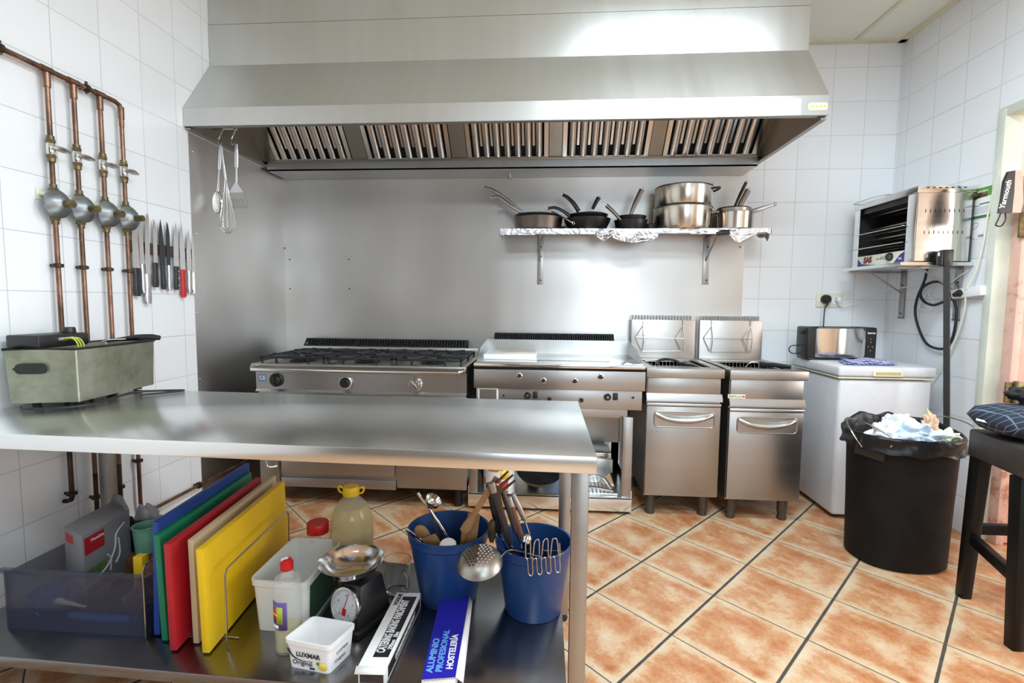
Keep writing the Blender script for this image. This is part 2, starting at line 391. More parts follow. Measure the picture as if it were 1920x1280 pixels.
# passage beyond the doorway
mc = plain('cream_wall_paint', srgb(244, 232, 214), .7, 0, .04, 3)
bm = BM(); box(bm, XR+.12, 4.5, 3.3, 3.4, 0, ZC); struct('wall_passage_back', bm, mc)
bm = BM(); box(bm, XR+.12, 4.5, -1.1, -1, 0, ZC); struct('wall_passage_front', bm, mc)
bm = BM(); box(bm, 4.4, 4.5, -1, 3.3, 0, .7); box(bm, 4.4, 4.5, -1, 3.3, 2.5, ZC); box(bm, 4.4, 4.5, -1, .1, .7, 2.5); box(bm, 4.4, 4.5, 2.5, 3.3, .7, 2.5)
struct('wall_passage_side', bm, mc)
bm = BM(); box(bm, XR+.12, 4.5, -1.1, 3.4, ZC, ZC+.06); struct('ceiling_passage', bm, mc)
def window(n, x0, x1, y0, y1, z0, z1, ax):
    bm = BM(); e = .05
    if ax == 'x':
        for a, b, c_, d_ in ((y0, y1, z0, z0+e), (y0, y1, z1-e, z1), (y0, y0+e, z0, z1), (y1-e, y1, z0, z1), ((y0+y1)/2-e/2, (y0+y1)/2+e/2, z0, z1)): box(bm, x0, x1, a, b, c_, d_)
    else:
        for a, b, c_, d_ in ((x0, x1, z0, z0+e), (x0, x1, z1-e, z1), (x0, x0+e, z0, z1), (x1-e, x1, z0, z1), ((x0+x1)/2-e/2, (x0+x1)/2+e/2, z0, z1)): box(bm, a, b, y0, y1, c_, d_)
    return struct('window_%d' % n, bm, M_['wplast'])
window(1, 4.41, 4.47, .1, 2.5, .7, 2.5, 'x'); window(2, .35, 2.15, YR-.07, YR-.02, 1.05, 2.45, 'y')  # the rear window is unseen, added around the rear fill light
# ceiling light fittings (light at the top of the script; the hood one is added)
lf = None
for i, (x, y, hy, lab) in enumerate(((.85, 1.95, .17, 'added white housing of the fill light nearest to the extractor hood'), (.75, .75, .27, 'white ceiling light fitting above the work table'), (-.55, -.75, .30, 'white ceiling light fitting behind the camera, left one'), (1.3, -.75, .30, 'white ceiling light fitting behind the camera, right one'))):
    t_ = thing('ceiling_light', lab, 'lamp', (x, y, ZC), 'ceiling light fittings')
    bm = BM(); box(bm, x-.63, x+.63, y-hy, y+hy, 3.045, ZC-.001, .003); mk('housing', bm, M_['wplast'], t_)
# steel cladding of the cooking corner
bm = BM(); box(bm, XL+.0005, 1.392, YB-.004, YB-.0003, .02, 2.235)
struct('wall_panel_back', bm, M_['panel'])
bm = BM(); box(bm, XL+.0003, XL+.004, 2.745, YB-.004, .02, 2.235); struct('wall_panel_left', bm, M_['panel'])
bm = BM()
for px, py in ((362, 284), (368, 438), (370, 586), (376, 710)):
    p = at(px, py, X=XL+.004); lathe(bm, [(.0065, 0), (.005, .0025), (0, .003)], n=12, M=T(XL+.004, p.y, p.z) @ Ry(PI/2))
mk('screws', bm, M_['chrome'], bpy.data.objects['wall_panel_left'])
bm = BM()
for px, py in ((534, 465), (543, 486), (654, 486), (544, 541), (655, 541), (535, 580), (1388, 463)):
    p = at(px, py, Y=YB-.004); lathe(bm, [(.007, 0), (.006, .002), (0, .0022)], n=12, M=T(p.x, YB-.004, p.z) @ Rx(PI/2))
mk('screw_holes', bm, M_['brass'], bpy.data.objects['wall_panel_back'])
# ================================================================== EXTRACTOR HOOD
HX = 1.39
h = thing('extractor_hood', 'large stainless steel extractor hood above the cooking range', 'extractor hood', (-.3, 3.2, 2.25))
bm = BM()
YF, YT = 2.715, 2.955
def sheet(bm, pts, th=.0015):
    n_ = (Vector(pts[1])-Vector(pts[0])).cross(Vector(pts[3])-Vector(pts[0])).normalized()*.0015
    hexa(bm, [Vector(p)-n_*.0 for p in pts]+[Vector(p)+n_ for p in pts])
sheet(bm, [(XL+.002, YF, 2.255), (HX, YF, 2.255), (HX, YF, 2.352), (XL+.002, YF, 2.352)])
mk('front_fascia', bm, M_['hood'], h)
bm = BM(); sheet(bm, [(XL+.002, YF, 2.352), (HX, YF, 2.352), (HX, YT, 2.683), (XL+.002, YT, 2.683)])
mk('sloping_panel', bm, M_['hood'], h)
bm = BM(); sheet(bm, [(XL+.002, YT, 2.683), (HX, YT, 2.683), (HX, YT, 2.915), (XL+.002, YT, 2.915)])
mk('upper_panel', bm, M_['hood'], h)
bm = BM(); sheet(bm, [(XL+.002, YT+.004, 2.919), (HX, YT+.004, 2.919), (HX, YT+.004, ZC-.012), (XL+.002, YT+.004, ZC-.012)])
mk('duct_cover', bm, M_['hood'], h)
bm = BM(); prism(bm, [(YF, 2.255), (YB-.006, 2.235), (YB-.006, ZC-.014), (YT, ZC-.014), (YT, 2.683), (YF, 2.352)], 'x', HX-.002, HX)
mk('side_panel', bm, M_['hood'], h)
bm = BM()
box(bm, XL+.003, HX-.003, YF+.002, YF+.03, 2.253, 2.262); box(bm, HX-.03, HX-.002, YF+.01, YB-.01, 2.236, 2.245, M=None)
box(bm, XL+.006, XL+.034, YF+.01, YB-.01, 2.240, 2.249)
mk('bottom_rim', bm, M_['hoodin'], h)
# inner: roof, gutter, filter bank
bm = BM()
G0, G1 = 3.50, 3.545
box(bm, XL+.03, HX-.03, G0-.005, YB-.01, 2.212, 2.222)             # underside of the gutter
box(bm, XL+.03, HX-.03, G0-.005, G0, 2.212, 2.292)
mk('grease_gutter', bm, M_['hood'], h)
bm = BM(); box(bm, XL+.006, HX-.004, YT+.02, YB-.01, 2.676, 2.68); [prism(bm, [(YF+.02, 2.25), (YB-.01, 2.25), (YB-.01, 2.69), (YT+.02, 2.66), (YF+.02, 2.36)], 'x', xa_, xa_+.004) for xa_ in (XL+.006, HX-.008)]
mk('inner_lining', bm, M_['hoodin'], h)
# filter plane from (Y 3.47, Z 2.285) rising to the front (Y 3.05, Z 2.68)
FB, FT = Vector((0, 3.485, 2.285)), Vector((0, 3.12, 2.66))
FD = (FT-FB); FL = FD.length; FU = FD.normalized(); FN = Vector((1, 0, 0)).cross(FU)
if FN.y > 0: FN = -FN
def fp(x, t, n): q = FB+FU*t+FN*n; return (x, q.y, q.z)
def fbox(bm, x0, x1, t0, t1, n0, n1):
    hexa(bm, [fp(x0, t0, n0), fp(x1, t0, n0), fp(x1, t1, n0), fp(x0, t1, n0), fp(x0, t0, n1), fp(x1, t0, n1), fp(x1, t1, n1), fp(x0, t1, n1)])
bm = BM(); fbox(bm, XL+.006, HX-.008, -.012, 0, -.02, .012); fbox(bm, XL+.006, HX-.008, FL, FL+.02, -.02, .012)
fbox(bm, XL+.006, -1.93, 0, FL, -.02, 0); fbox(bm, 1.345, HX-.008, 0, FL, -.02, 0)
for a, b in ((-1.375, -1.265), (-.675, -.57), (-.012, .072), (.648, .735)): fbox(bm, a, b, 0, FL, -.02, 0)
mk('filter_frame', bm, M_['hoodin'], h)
FLT = [(-1.925, -1.38), (-1.26, -.68), (-.565, -.017), (.077, .643), (.74, 1.34)]
for i, (a, b) in enumerate(FLT):
    bm = BM()
    fbox(bm, a, a+.028, 0, FL, -.012, .006); fbox(bm, b-.028, b, 0, FL, -.012, .006)
    fbox(bm, a+.028, b-.028, 0, .006, -.012, .004); fbox(bm, a+.028, b-.028, FL-.02, FL, -.012, .004)
    n_ = 7; w = (b-a-.056)/n_
    for j in range(n_):
        x = a+.028+w*(j+.5)
        # front C-shaped channel and the narrow back strip seen between
        for kx, r, dn, t0 in ((x, w*.30, .0, .006),):
            ring0 = []; ring1 = []
            for q in range(9):
                an = PI*q/8
                ring0.append(bm.verts.new(fp(kx+math.cos(an)*r, t0, dn+math.sin(an)*r*.55))); ring1.append(bm.verts.new(fp(kx+math.cos(an)*r, FL-.02, dn+math.sin(an)*r*.55)))
            for q in range(8): bm.faces.new((ring0[q], ring0[q+1], ring1[q+1], ring1[q]))
        if j < n_-1:
            x2 = x+w/2; fbox(bm, x2-w*.10, x2+w*.10, .075, FL-.02, -.014, -.010)
    fl = mk('baffle_filter', bm, M_['filter'], h)
    bm = BM(); fbox(bm, a+.03, b-.03, .004, FL-.02, -.030, -.024); mk('filter_cavity', bm, M_['dark'], fl)
    bm = BM(); p0 = fp((a+b)/2 if i in (2,) else a+.022, .31, .014); tube(bm, [fp(a+.018, .26, .004), fp(a+.018, .262, .02), fp(a+.018, .30, .02), fp(a+.018, .302, .004)], .003, 6)
    mk('filter_grip', bm, M_['wire'], fl)
# paper label, maker's plate
bm = BM(); a = at(1449, 186, Y=YF-.002); b = at(1501, 214, Y=YF-.002); box(bm, a.x, b.x, YF-.0022, YF-.0014, b.z, a.z); mk('blank_sticker', bm, M_['paper'], h)['label'] = 'blank white paper sticker'
a = at(1516, 193, Y=YF-.002); b = at(1551, 206, Y=YF-.002)
bm = BM(); prism(bm, rrect(a.x, b.x, b.z, a.z, .012), 'y', YF-.0035, YF-.0012); pl = mk('maker_plate', bm, plain('plate_cream', srgb(236, 226, 190), .3), h)
bm = BM(); y_ = YF-.0042
for dx_ in (.022, .042, .060, .078): cyl(bm, (a.x+dx_, YF-.0042, (a.z+b.z)/2), (a.x+dx_, YF-.0034, (a.z+b.z)/2), .0065, n=12)
box(bm, a.x+.006, a.x+.013, y_, y_+.0008, (a.z+b.z)/2-.006, (a.z+b.z)/2+.006)
mk('plate_print', bm, plain('plate_gold', srgb(190, 160, 60), .4), pl)
# nozzle hanging under the gutter
p = at(956, 336, Y=3.62); bm = BM(); cyl(bm, (p.x, 3.62, 2.212), (p.x, 3.62, 2.175), .008); cyl(bm, (p.x, 3.62, 2.19), (p.x, 3.62, 2.18), .013); mk('grease_drain', bm, M_['dull'], h)
# ================================================================== PREP TABLE
TZ = .90
t = thing('prep_table', 'long stainless steel work table with a lower shelf in the foreground', 'table', (-.9, 1.68, 0))
FR, BR, BL, FLc = (.132, 1.292), (.125, 2.041), (XL+.052, 2.083), (XL+.052, 1.352)
bm = BM()
hexa(bm, [(*FLc, TZ-.046), (*FR, TZ-.046), (*BR, TZ-.046), (*BL, TZ-.046), (*FLc, TZ), (*FR, TZ), (*BR, TZ), (*BL, TZ)], .003)
mk('table_top', bm, M_['table'], t)
bm = BM()
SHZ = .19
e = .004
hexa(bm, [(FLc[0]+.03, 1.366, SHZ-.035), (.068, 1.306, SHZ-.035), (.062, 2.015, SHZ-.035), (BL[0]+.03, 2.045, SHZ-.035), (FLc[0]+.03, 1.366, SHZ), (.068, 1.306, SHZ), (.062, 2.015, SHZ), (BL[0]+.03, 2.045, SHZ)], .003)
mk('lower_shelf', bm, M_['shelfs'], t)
for x, y in ((.068, 1.304), (.052, 1.965), (-1.955, 1.368), (-1.935, 1.985)):
    bm = BM(); box(bm, x, x+.045, y, y+.045, .03, TZ-.046, .003); lg = mk('leg', bm, M_['door'], t)
    bm = BM(); lathe(bm, [(0, 0), (.02, 0), (.022, .01), (.015, .032), (0, .032)], (x+.0225, y+.0225, 0), 20); mk('foot', bm, M_['rubber'], lg)
# ================================================================== COOKING RANGE
YA = 3.02
def A(px, py, Y=YA): return at(px, py, Y=Y)
x0, x1 = -1.842, -.492
r = thing('cooking_range', 'stainless steel six burner gas range left of the griddle', 'cooker', ((x0+x1)/2, 3.35, 0))
bm = BM()
box(bm, x0+.01, x1-.012, YA+.01, 3.68, .135, .885, .002)
mk('body', bm, M_['dull'], r)
bm = BM(); prism(bm, [(YA-.03, .905), (YA-.03, .868), (YA, .862), (YA, .742), (YA-.012, .728), (YA+.012, .722), (YA+.03, .722), (YA+.03, .905)], 'x', x0, x1-.004)
cp = mk('control_panel', bm, M_['door'], r)
bm = BM(); box(bm, x0-.004, x1, YA-.045, 3.66, .888, .908, .004); mk('hob_top', bm, M_['dull'], r)
# towel rail
bm = BM(); z_ = .895; yb = YA-.04
tube(bm, [(x0+.01, yb, .893), (x0+.02, yb-.035, .887), (x0+.06, yb-.060, .880), (x0+.14, yb-.064, .878), (x1-.14, yb-.064, .878), (x1-.06, yb-.060, .880), (x1-.02, yb-.03, .887), (x1-.01, yb, .893)], .0125, 12, k=5)
mk('front_rail', bm, M_['chrome'], r)
# control knobs
for i, (px, py) in enumerate(((518, 712), (648, 717), (779, 720))):
    p = A(px, py, YA-.005); bm = BM(); q = T(p.x, YA, p.z) @ Rx(PI/2)
    lathe(bm, [(0, 0), (.043, 0), (.043, .010), (.038, .014), (0, .014)], M=q, n=40)
    kn = mk('knob_bezel', bm, M_['black'] if i == 0 else M_['chrome'], r)
    bm = BM(); lathe(bm, [(.034, .0145), (.030, .030), (.026, .034), (0, .034)], M=q, n=32)
    mk('knob', bm, M_['black'] if i < 2 else M_['dull'], kn)
    bm = BM(); box(bm, -.006, .006, -.028, .028, .034, .040, .002, M=q @ Rz(.6 if i == 2 else 0)); mk('knob_ridge', bm, M_['black'] if i != 2 else M_['chrome'], kn)
p = A(492, 708); bm = BM(); box(bm, p.x-.026, p.x+.026, YA-.0012, YA-.0002, p.z-.024, p.z+.024); st = mk('ce_sticker', bm, plain('sticker_blue', srgb(110, 140, 180), .5), r)
text('CE', .034, fr((p.x, YA-.0014, p.z), (1, 0, 0), (0, 0, 1)), M_['pwhite'], st, 'ce_letters', bold=.001)
# lower front: side strip, oven door, drawer strip, right panel
def fp_(name, a, b, m, dy=.004, par=r, Y=YA):
    a, b = A(*a, Y), A(*b, Y); bm = BM(); box(bm, a.x, b.x, Y-dy, Y+.008, b.z, a.z, .002); return mk(name, bm, m, par)
zt = .715
def band(name, pxa, pxb, pyb, ztop, dy, m, pya=None):
    a, b = A(pxa, pyb), A(pxb, pyb); zt_ = ztop if pya is None else A((pxa+pxb)/2, pya).z
    bm = BM(); box(bm, a.x, b.x, YA-dy, YA+.012, (a.z+b.z)/2, zt_, .002); return mk(name, bm, m, r)
band('side_panel', 489, 525, 905, zt, .002, M_['door'])
od = band('oven_door', 529, 741, 889, zt, .010, M_['door'])
band('drawer_front', 529, 743, 914, 0, .008, M_['door'], 897)
band('service_panel', 745, 875, 916, zt, .006, M_['door'])
bm = BM(); p = A(500, 868, YA-.02); tube(bm, [(p.x, YA-.006, .56), (p.x, YA-.035, .56), (p.x+.005, YA-.04, .40), (p.x+.012, YA-.04, p.z+.0), (p.x+.03, YA-.035, p.z-.02), (p.x+.06, YA-.006, p.z-.022)], .008, 10, k=4); mk('oven_handle', bm, M_['chrome'], od)
bm = BM(); box(bm, x0+.03, x1-.03, YA+.06, 3.6, .10, .134); mk('under_shade', bm, M_['dark'], r)  # near-black block, the shade under the range put into its colour
for x in (x0+.09, x1-.07):
    for y in (YA+.08, 3.55):
        bm = BM(); lathe(bm, [(0, 0), (.026, 0), (.028, .02), (.022, .05), (.024, .136), (0, .136)], (x, y, 0), 24); mk('leg', bm, M_['cast'], r)
# burners and pan grids: six, in three bays
bw = (x1-x0-.05)/3
for i in range(3):
    for j in range(2):
        cx = x0+.025+bw*(i+.5); cy = YA+.135+j*.285
        bm = BM(); lathe(bm, [(.075, .909), (.085, .912), (.06, .922), (.045, .924), (.045, .934), (.05, .936), (.045, .944), (0, .946)], (cx, cy, 0), 36); b_ = mk('burner', bm, M_['cast'], r)
        bm = BM(); hw, hd = bw/2-.008, .138; zt0, zt1 = .936, .950
        for a, b2 in ((-hd, -hd+.012), (hd-.012, hd)): box(bm, cx-hw, cx+hw, cy+a, cy+b2, zt0, zt1, .002)
        for a, b2 in ((-hw, -hw+.012), (hw-.012, hw)): box(bm, cx+a, cx+b2, cy-hd, cy+hd, zt0, zt1, .002)
        for k in range(8):
            an = PI/4*k+PI/8*0; c_, s_ = math.cos(an), math.sin(an); rr = min(hw/max(abs(c_), 1e-3), hd/max(abs(s_), 1e-3))
            m_ = T(cx, cy, 0) @ Rz(an); box(bm, .055, rr-.004, -.005, .005, zt0, zt1+.006, .002, M=m_)
        for sx_ in (-1, 1):
            for sy_ in (-1, 1): cyl(bm, (cx+sx_*(hw-.008), cy+sy_*(hd-.008), .908), (cx+sx_*(hw-.008), cy+sy_*(hd-.008), .94), .007, n=8)
        for q in (-.5, .5):
            box(bm, cx+q*hw*1.0-.005, cx+q*hw+.005, cy-hd-.004, cy-hd+.006, .908, .94)
        mk('pan_support', bm, M_['cast'], r)
def vent(par, xa, xb, n3, y0, z0, z1, seg=18):
    w = (xb-xa)/n3
    for i in range(n3):
        a, b = xa+i*w+.003, xa+(i+1)*w-.003; bm = BM(); d = .05
        def P(x, v): return (x, y0+v*d, z0+(z1-z0)*v)
        def slat(u0, u1, v0, v1):
            hexa(bm, [P(u0, v0), P(u1, v0), (u1, y0+v0*d+.012, z0+(z1-z0)*v0), (u0, y0+v0*d+.012, z0+(z1-z0)*v0), P(u0, v1), P(u1, v1), (u1, y0+v1*d+.012, z0+(z1-z0)*v1), (u0, y0+v1*d+.012, z0+(z1-z0)*v1)])
        slat(a, b, 0, .16); slat(a, b, .84, 1); sw = (b-a)/(seg*2+1)
        for k in range(seg+1): slat(a+sw*2*k, a+sw*(2*k+1), .16, .84)
        v_ = mk('flue_grille', bm, M_['cast'], par)
    bm = BM(); box(bm, xa+.01, xb-.01, y0+.065, y0+.068, z0, z1-.004); box(bm, xa, xb, y0+.068, YB-.01, z0-.05, z1-.006); mk('flue_box', bm, M_['dark'], par)
a = at(558, 652, Y=3.62); b = at(893, 640, Y=3.66)
vent(r, x0+.02, -.60, 3, 3.60, .965, 1.02)
bm = BM(); box(bm, x0+.01, x1-.01, 3.585, 3.60, .905, .966, .002); mk('back_upstand', bm, M_['dull'], r)
# ================================================================== GRIDDLE ON ITS STAND
gx0, gx1 = -.452, .580
g = thing('gas_griddle', 'stainless steel griddle on an open stand between range and fryers', 'griddle', ((gx0+gx1)/2, 3.33, 0))
YG = 3.03
bm = BM(); box(bm, gx0, gx1, YG-.02, 3.66, .908, .93, .003); mk('griddle_plate', bm, M_['chrome'], g)
bm = BM(); zs = 1.03
hexa(bm, [(gx0, YG+.10, .93), (gx0+.004, YG+.10, .93), (gx0+.004, 3.66, .93), (gx0, 3.66, .93), (gx0, YG+.26, 1.0), (gx0+.004, YG+.26, 1.0), (gx0+.004, 3.66, zs), (gx0, 3.66, zs)])
hexa(bm, [(gx1-.004, YG+.10, .93), (gx1, YG+.10, .93), (gx1, 3.66, .93), (gx1-.004, 3.66, .93), (gx1-.004, YG+.26, 1.0), (gx1, YG+.26, 1.0), (gx1, 3.66, zs), (gx1-.004, 3.66, zs)])
box(bm, gx0, gx1, 3.655, 3.66, .93, zs)
mk('splash_guard', bm, M_['hood'], g)
bm = BM(); box(bm, gx0+.002, gx1-.002, YG-.004, 3.66, .895, .907); mk('shadow_gap', bm, M_['dark'], g)
bm = BM(); box(bm, gx0-.002, gx1+.004, YG-.006, YG+.03, .775, .893, .005); ap = mk('upper_apron', bm, M_['door'], g)
for px, py in ((974, 704), (1019, 713), (1078, 714), (1126, 706)):
    p = A(px, py, YG-.006); bm = BM(); q = T(p.x, YG-.006, p.z) @ Rx(PI/2)
    lathe(bm, [(.016, 0), (.018, .004), (.012, .008), (.009, .004), (0, .003)], M=q, n=24); kb = mk('bolt_cup', bm, M_['chrome'], ap)
    bm = BM(); lathe(bm, [(0, .0005), (.009, .0045), (.007, .012), (0, .014)], M=q, n=16); mk('bolt', bm, M_['dotblack'], kb)
bm = BM(); box(bm, gx0+.012, gx1-.01, YG+.012, 3.64, .655, .774, .003); lp = mk('lower_panel', bm, M_['door'], g)
for px, py in ((989, 741), (1139, 744)):
    p = A(px, py, YG+.01); q = T(p.x, YG+.012, p.z) @ Rx(PI/2); bm = BM(); lathe(bm, [(.021, 0), (.021, .012), (.016, .02), (0, .02)], M=q, n=28); kn = mk('thermostat_knob', bm, M_['black'], g)
    bm = BM(); lathe(bm, [(.008, .0205), (.006, .024), (0, .024)], M=q, n=16); mk('knob_centre', bm, M_['chrome'], kn)
    bm = BM(); box(bm, p.x+.033, p.x+.062, YG+.004, YG+.013, p.z-.018, p.z+.026, .003); mk('rocker_switch', bm, M_['black'], g)
for px, py, rr in ((1090, 750, .0135), (1030, 748, .0135), (944, 741, .006), (1187, 745, .007)):
    p = A(px, py, YG+.01); bm = BM(); cyl(bm, (p.x, YG+.012, p.z), (p.x, YG+.004, p.z), rr, n=20); mk('press_button', bm, M_['black'], g)
a = A(896, 724, YG+.01); b = A(934, 765, YG+.01); bm = BM(); box(bm, a.x, b.x, YG+.004, YG+.0125, .66, a.z, .002); pf = mk('rating_plate_frame', bm, M_['white'], g)
bm = BM(); box(bm, a.x+.012, b.x-.010, YG+.0025, YG+.005, .66, a.z-.016); mk('rating_plate', bm, M_['door'], pf)
bm = BM(); box(bm, gx0+.02, gx1-.09, YG+.04, 3.60, .60, .656, .002); mk('burner_box', bm, M_['door'], g)
# stand
for xa, xb, dy in ((-.487, -.432, 0), (.462, .522, 0), (-.487, -.432, .56), (.462, .522, .56)):
    bm = BM(); box(bm, xa, xb, YG+.02+dy, YG+.05+dy, .10, .61, .003); mk('leg', bm, M_['door'], g)
bm = BM(); box(bm, -.49, .525, YG+.012, YG+.02, .02, .108, .002); box(bm, -.49, .525, YG+.012, 3.62, .098, .105); box(bm, -.49, .525, 3.61, 3.62, .02, .3); box(bm, -.49, -.482, YG+.02, 3.62, .02, .15); box(bm, .517, .525, YG+.02, 3.62, .02, .15)
mk('stand_tray', bm, M_['table'], g)
bm = BM(); box(bm, -.48, .515, 3.60, 3.608, .3, .62); mk('stand_back', bm, M_['dull'], g)
vent(g, gx0+.05, gx1-.10, 3, 3.662, 1.02, 1.075, 17)
# pale lid lying on the griddle
p0, p1 = at(903, 663, Z=.931), at(1013, 664, Z=.931)
bm = BM(); box(bm, gx0+.035, gx0+.375, YG+.18, YG+.50, .931, .965, .004); ld = tag(mk('metal_box', bm, plain('pale_enamel', srgb(238, 238, 236), .2, var=.03)), 'flat pale metal box lying on the left of the griddle plate', 'box')
bm = BM(); box(bm, gx0+.13, gx0+.37, YG+.30, YG+.46, .9652, .968, .001); q = mk('box_lid_print', bm, plain('faded_print', srgb(205, 186, 160), .5), ld)
# ================================================================== FRYERS
def fryer(X0, X1, YF_, label, marks, turn=0):
    f = thing('deep_fat_fryer', label, 'fryer', ((X0+X1)/2, YF_+.3, 0), 'free-standing fryers beside the freezer')
    f_ = f
    Zt = .915; xa, xb = X0+.008, X1-.012; YK = 3.66; dz = -.018 if marks else 0
    bm = BM()
    # top with a sunken well
    wx0, wx1, wy0, wy1 = X0+.05, X1-.05, YF_+.10, YK-.10
    box(bm, X0, X1, YF_, wy0, Zt-.055, Zt, .004); box(bm, X0, X1, wy1, YK, Zt-.05, Zt, .003); box(bm, X0, wx0, wy0, wy1, Zt-.05, Zt); box(bm, wx1, X1, wy0, wy1, Zt-.05, Zt)
    mk('worktop_rim', bm, M_['dull'], f)
    bm = BM(); box(bm, wx0, wx1, wy0, wy1, Zt-.20, Zt-.19); box(bm, wx0-.004, wx0, wy0, wy1, Zt-.2, Zt-.01); box(bm, wx1, wx1+.004, wy0, wy1, Zt-.2, Zt-.01); box(bm, wx0, wx1, wy0-.004, wy0, Zt-.2, Zt-.01); box(bm, wx0, wx1, wy1, wy1+.004, Zt-.2, Zt-.01)
    w = mk('frying_well', bm, M_['dull'], f)
    bm = BM(); box(bm, wx0+.001, wx1-.001, wy0+.001, wy1-.001, Zt-.06, Zt-.055); mk('well_cover', bm, plain('cover_metal', (.24, .22, .17), .2, .6), w)  # dull metal sheet standing for a cover over the well, not oil
    # basket of wire with its handle
    bm = BM(); bx0, bx1, by0, by1, bz = wx0+.03, wx1-.03, wy0+.04, wy1-.03, Zt-.012
    tube(bm, [(bx0, by0, bz), (bx1, by0, bz), (bx1, by1, bz), (bx0, by1, bz)], .003, 6, closed=True)
    for i in range(1, 12):
        x = bx0+(bx1-bx0)*i/12; tube(bm, [(x, by0, bz), (x, by0+.01, bz-.05), (x, by1-.01, bz-.05), (x, by1, bz)], .0009, 4)
        y = by0+(by1-by0)*i/12; tube(bm, [(bx0, y, bz), (bx0+.01, y, bz-.05), (bx1-.01, y, bz-.05), (bx1, y, bz)], .0009, 4)
    bk = mk('frying_basket', bm, M_['wire'], f)
    bm = BM()
    if marks == 0:
        hx, hy = X0+.13, YF_+.20
        tube(bm, [(hx-.03, hy-.02, Zt+.004), (hx-.028, hy-.01, Zt+.022), (hx+.02, hy+.01, Zt+.034), (hx+.07, hy+.01, Zt+.030), (hx+.10, hy-.01, Zt+.020), (hx+.11, hy-.03, Zt+.005)], [.006, .008, .008, .008, .007, .006], 8, k=4)
        tube(bm, [(hx+.11, hy-.03, Zt+.014), (hx+.17, hy-.05, Zt+.012)], [.008, .014, .009], 8, k=4)
    else:
        hx, hy = X0+.28, YF_+.20
        tube(bm, [(hx-.02, hy+.03, Zt+.012), (hx+.05, hy-.03, Zt+.014), (hx+.115, hy-.085, Zt+.012)], [.010, .015, .012], 10, k=4, flat=.7)
    mk('basket_handle', bm, M_['black'], bk)
    if marks:
        bm = BM(); tube(bm, [(hx-.10, hy+.05, Zt-.01), (hx-.07, hy+.045, Zt+.02), (hx-.03, hy+.04, Zt+.022), (hx-.03, hy+.02, Zt-.005)], .0025, 6, k=3); mk('basket_bracket', bm, M_['wire'], bk)
    # splash back with slots and hooks
    bm = BM(); ZB = 1.185
    box(bm, X0+.006, X1-.005, YK, YB-.012, Zt-.04, ZB, .003); sb = mk('splash_back', bm, M_['panel'], f)
    bm = BM(); n = 20
    for i in range(n):
        x = X0+.02+(X1-X0-.05)*i/(n-1); hexa(bm, [(x-.003, YK+.012, ZB), (x+.003, YK+.012, ZB), (x+.003, YK+.06, ZB), (x-.003, YK+.06, ZB), (x-.007, YK+.004, ZB+.030), (x-.001, YK+.004, ZB+.034), (x-.001, YK+.05, ZB+.034), (x-.007, YK+.05, ZB+.030)])
    mk('flue_fins', bm, M_['hood'], f)
    # wire basket hanger hooked over the splash back
    bm = BM(); yk = YK-.006; xl, xr = X0+.085, X1-.09
    for x, s_ in ((xl, -1), (xr, 1)):
        tube(bm, [(x, YK+.02, ZB+.003), (x, yk, ZB+.005), (x, yk, ZB-.05), (x+.006, yk-.02, ZB-.13), (x-.002, yk-.01, ZB-.225)], .0028, 6, k=3)
        tube(bm, [(x+.0, yk, ZB-.04), (x+s_*-.055 if s_ > 0 else x-.055, yk-.004, ZB-.125), (x-.01, yk-.006, ZB-.22)], .0028, 6)
    tube(bm, [(xl-.05, yk-.004, ZB-.125), (xr+.004, yk-.02, ZB-.13)], .0025, 6); tube(bm, [(xl, yk-.01, ZB-.225), (xr, yk-.01, ZB-.22)], .0025, 6)
    mk('basket_hanger', bm, M_['wire'], f)
    # body
    Yb = YF_+.018
    bm = BM(); box(bm, xa, xb, Yb+.014, YK, .125, Zt-.05); mk('body', bm, M_['dull'], f)
    bm = BM(); box(bm, xa+.004, xb-.006, Yb, Yb+.02, .755+dz, Zt-.057, .002); up = mk('upper_panel', bm, M_['door'], f)
    bm = BM(); prism(bm, [(Yb, .762+dz), (YF_+.004, .735+dz), (YF_+.002, .718+dz), (Yb+.02, .716+dz), (Yb+.02, .762+dz)], 'x', xa-.002, xb+.006); mk('control_ledge', bm, M_['door'], f)
    bm = BM(); box(bm, xa-.001, xb+.001, YF_+.004, Yb+.02, .688+dz, .706+dz, .004); mk('door_top_rail', bm, M_['hood'], f)
    bm = BM(); box(bm, xa+.001, xb-.001, YF_+.01, Yb+.016, .135, .684+dz, .003); d_ = mk('door', bm, M_['door'], f)
    # pressed handle: a shallow framed dish and a grip bar across its top
    cx = (xa+xb)/2+.005; hw = (xb-xa)/2-.042; z1, z0 = .655+dz, .560+dz; y_ = YF_+.010
    ring = rrect(cx-hw, cx+hw, z0, z1, .022); bm = BM()
    tube(bm, [(x, y_-.0005, z) for x, z in ring], .0045, 8, closed=True); prism(bm, rrect(cx-hw+.004, cx+hw-.004, z0+.004, z1-.004, .02), 'y', y_-.0015, y_-.0003)
    mk('handle_recess', bm, M_['dull'], d_)
    bm = BM(); zc = z1-.034
    grid(bm, lambda u, v: (cx-hw+.008+(2*hw-.016)*u, y_-.002-.032*math.sin(PI*v)*min(1, 6*min(u, 1-u)+.12), z1-.006-.050*v*(.55+.45*(1-(2*u-1)**2))-.020*(1-(2*u-1)**2)), 24, 9)
    mk('door_handle', bm, M_['hood'], d_, ang=180)
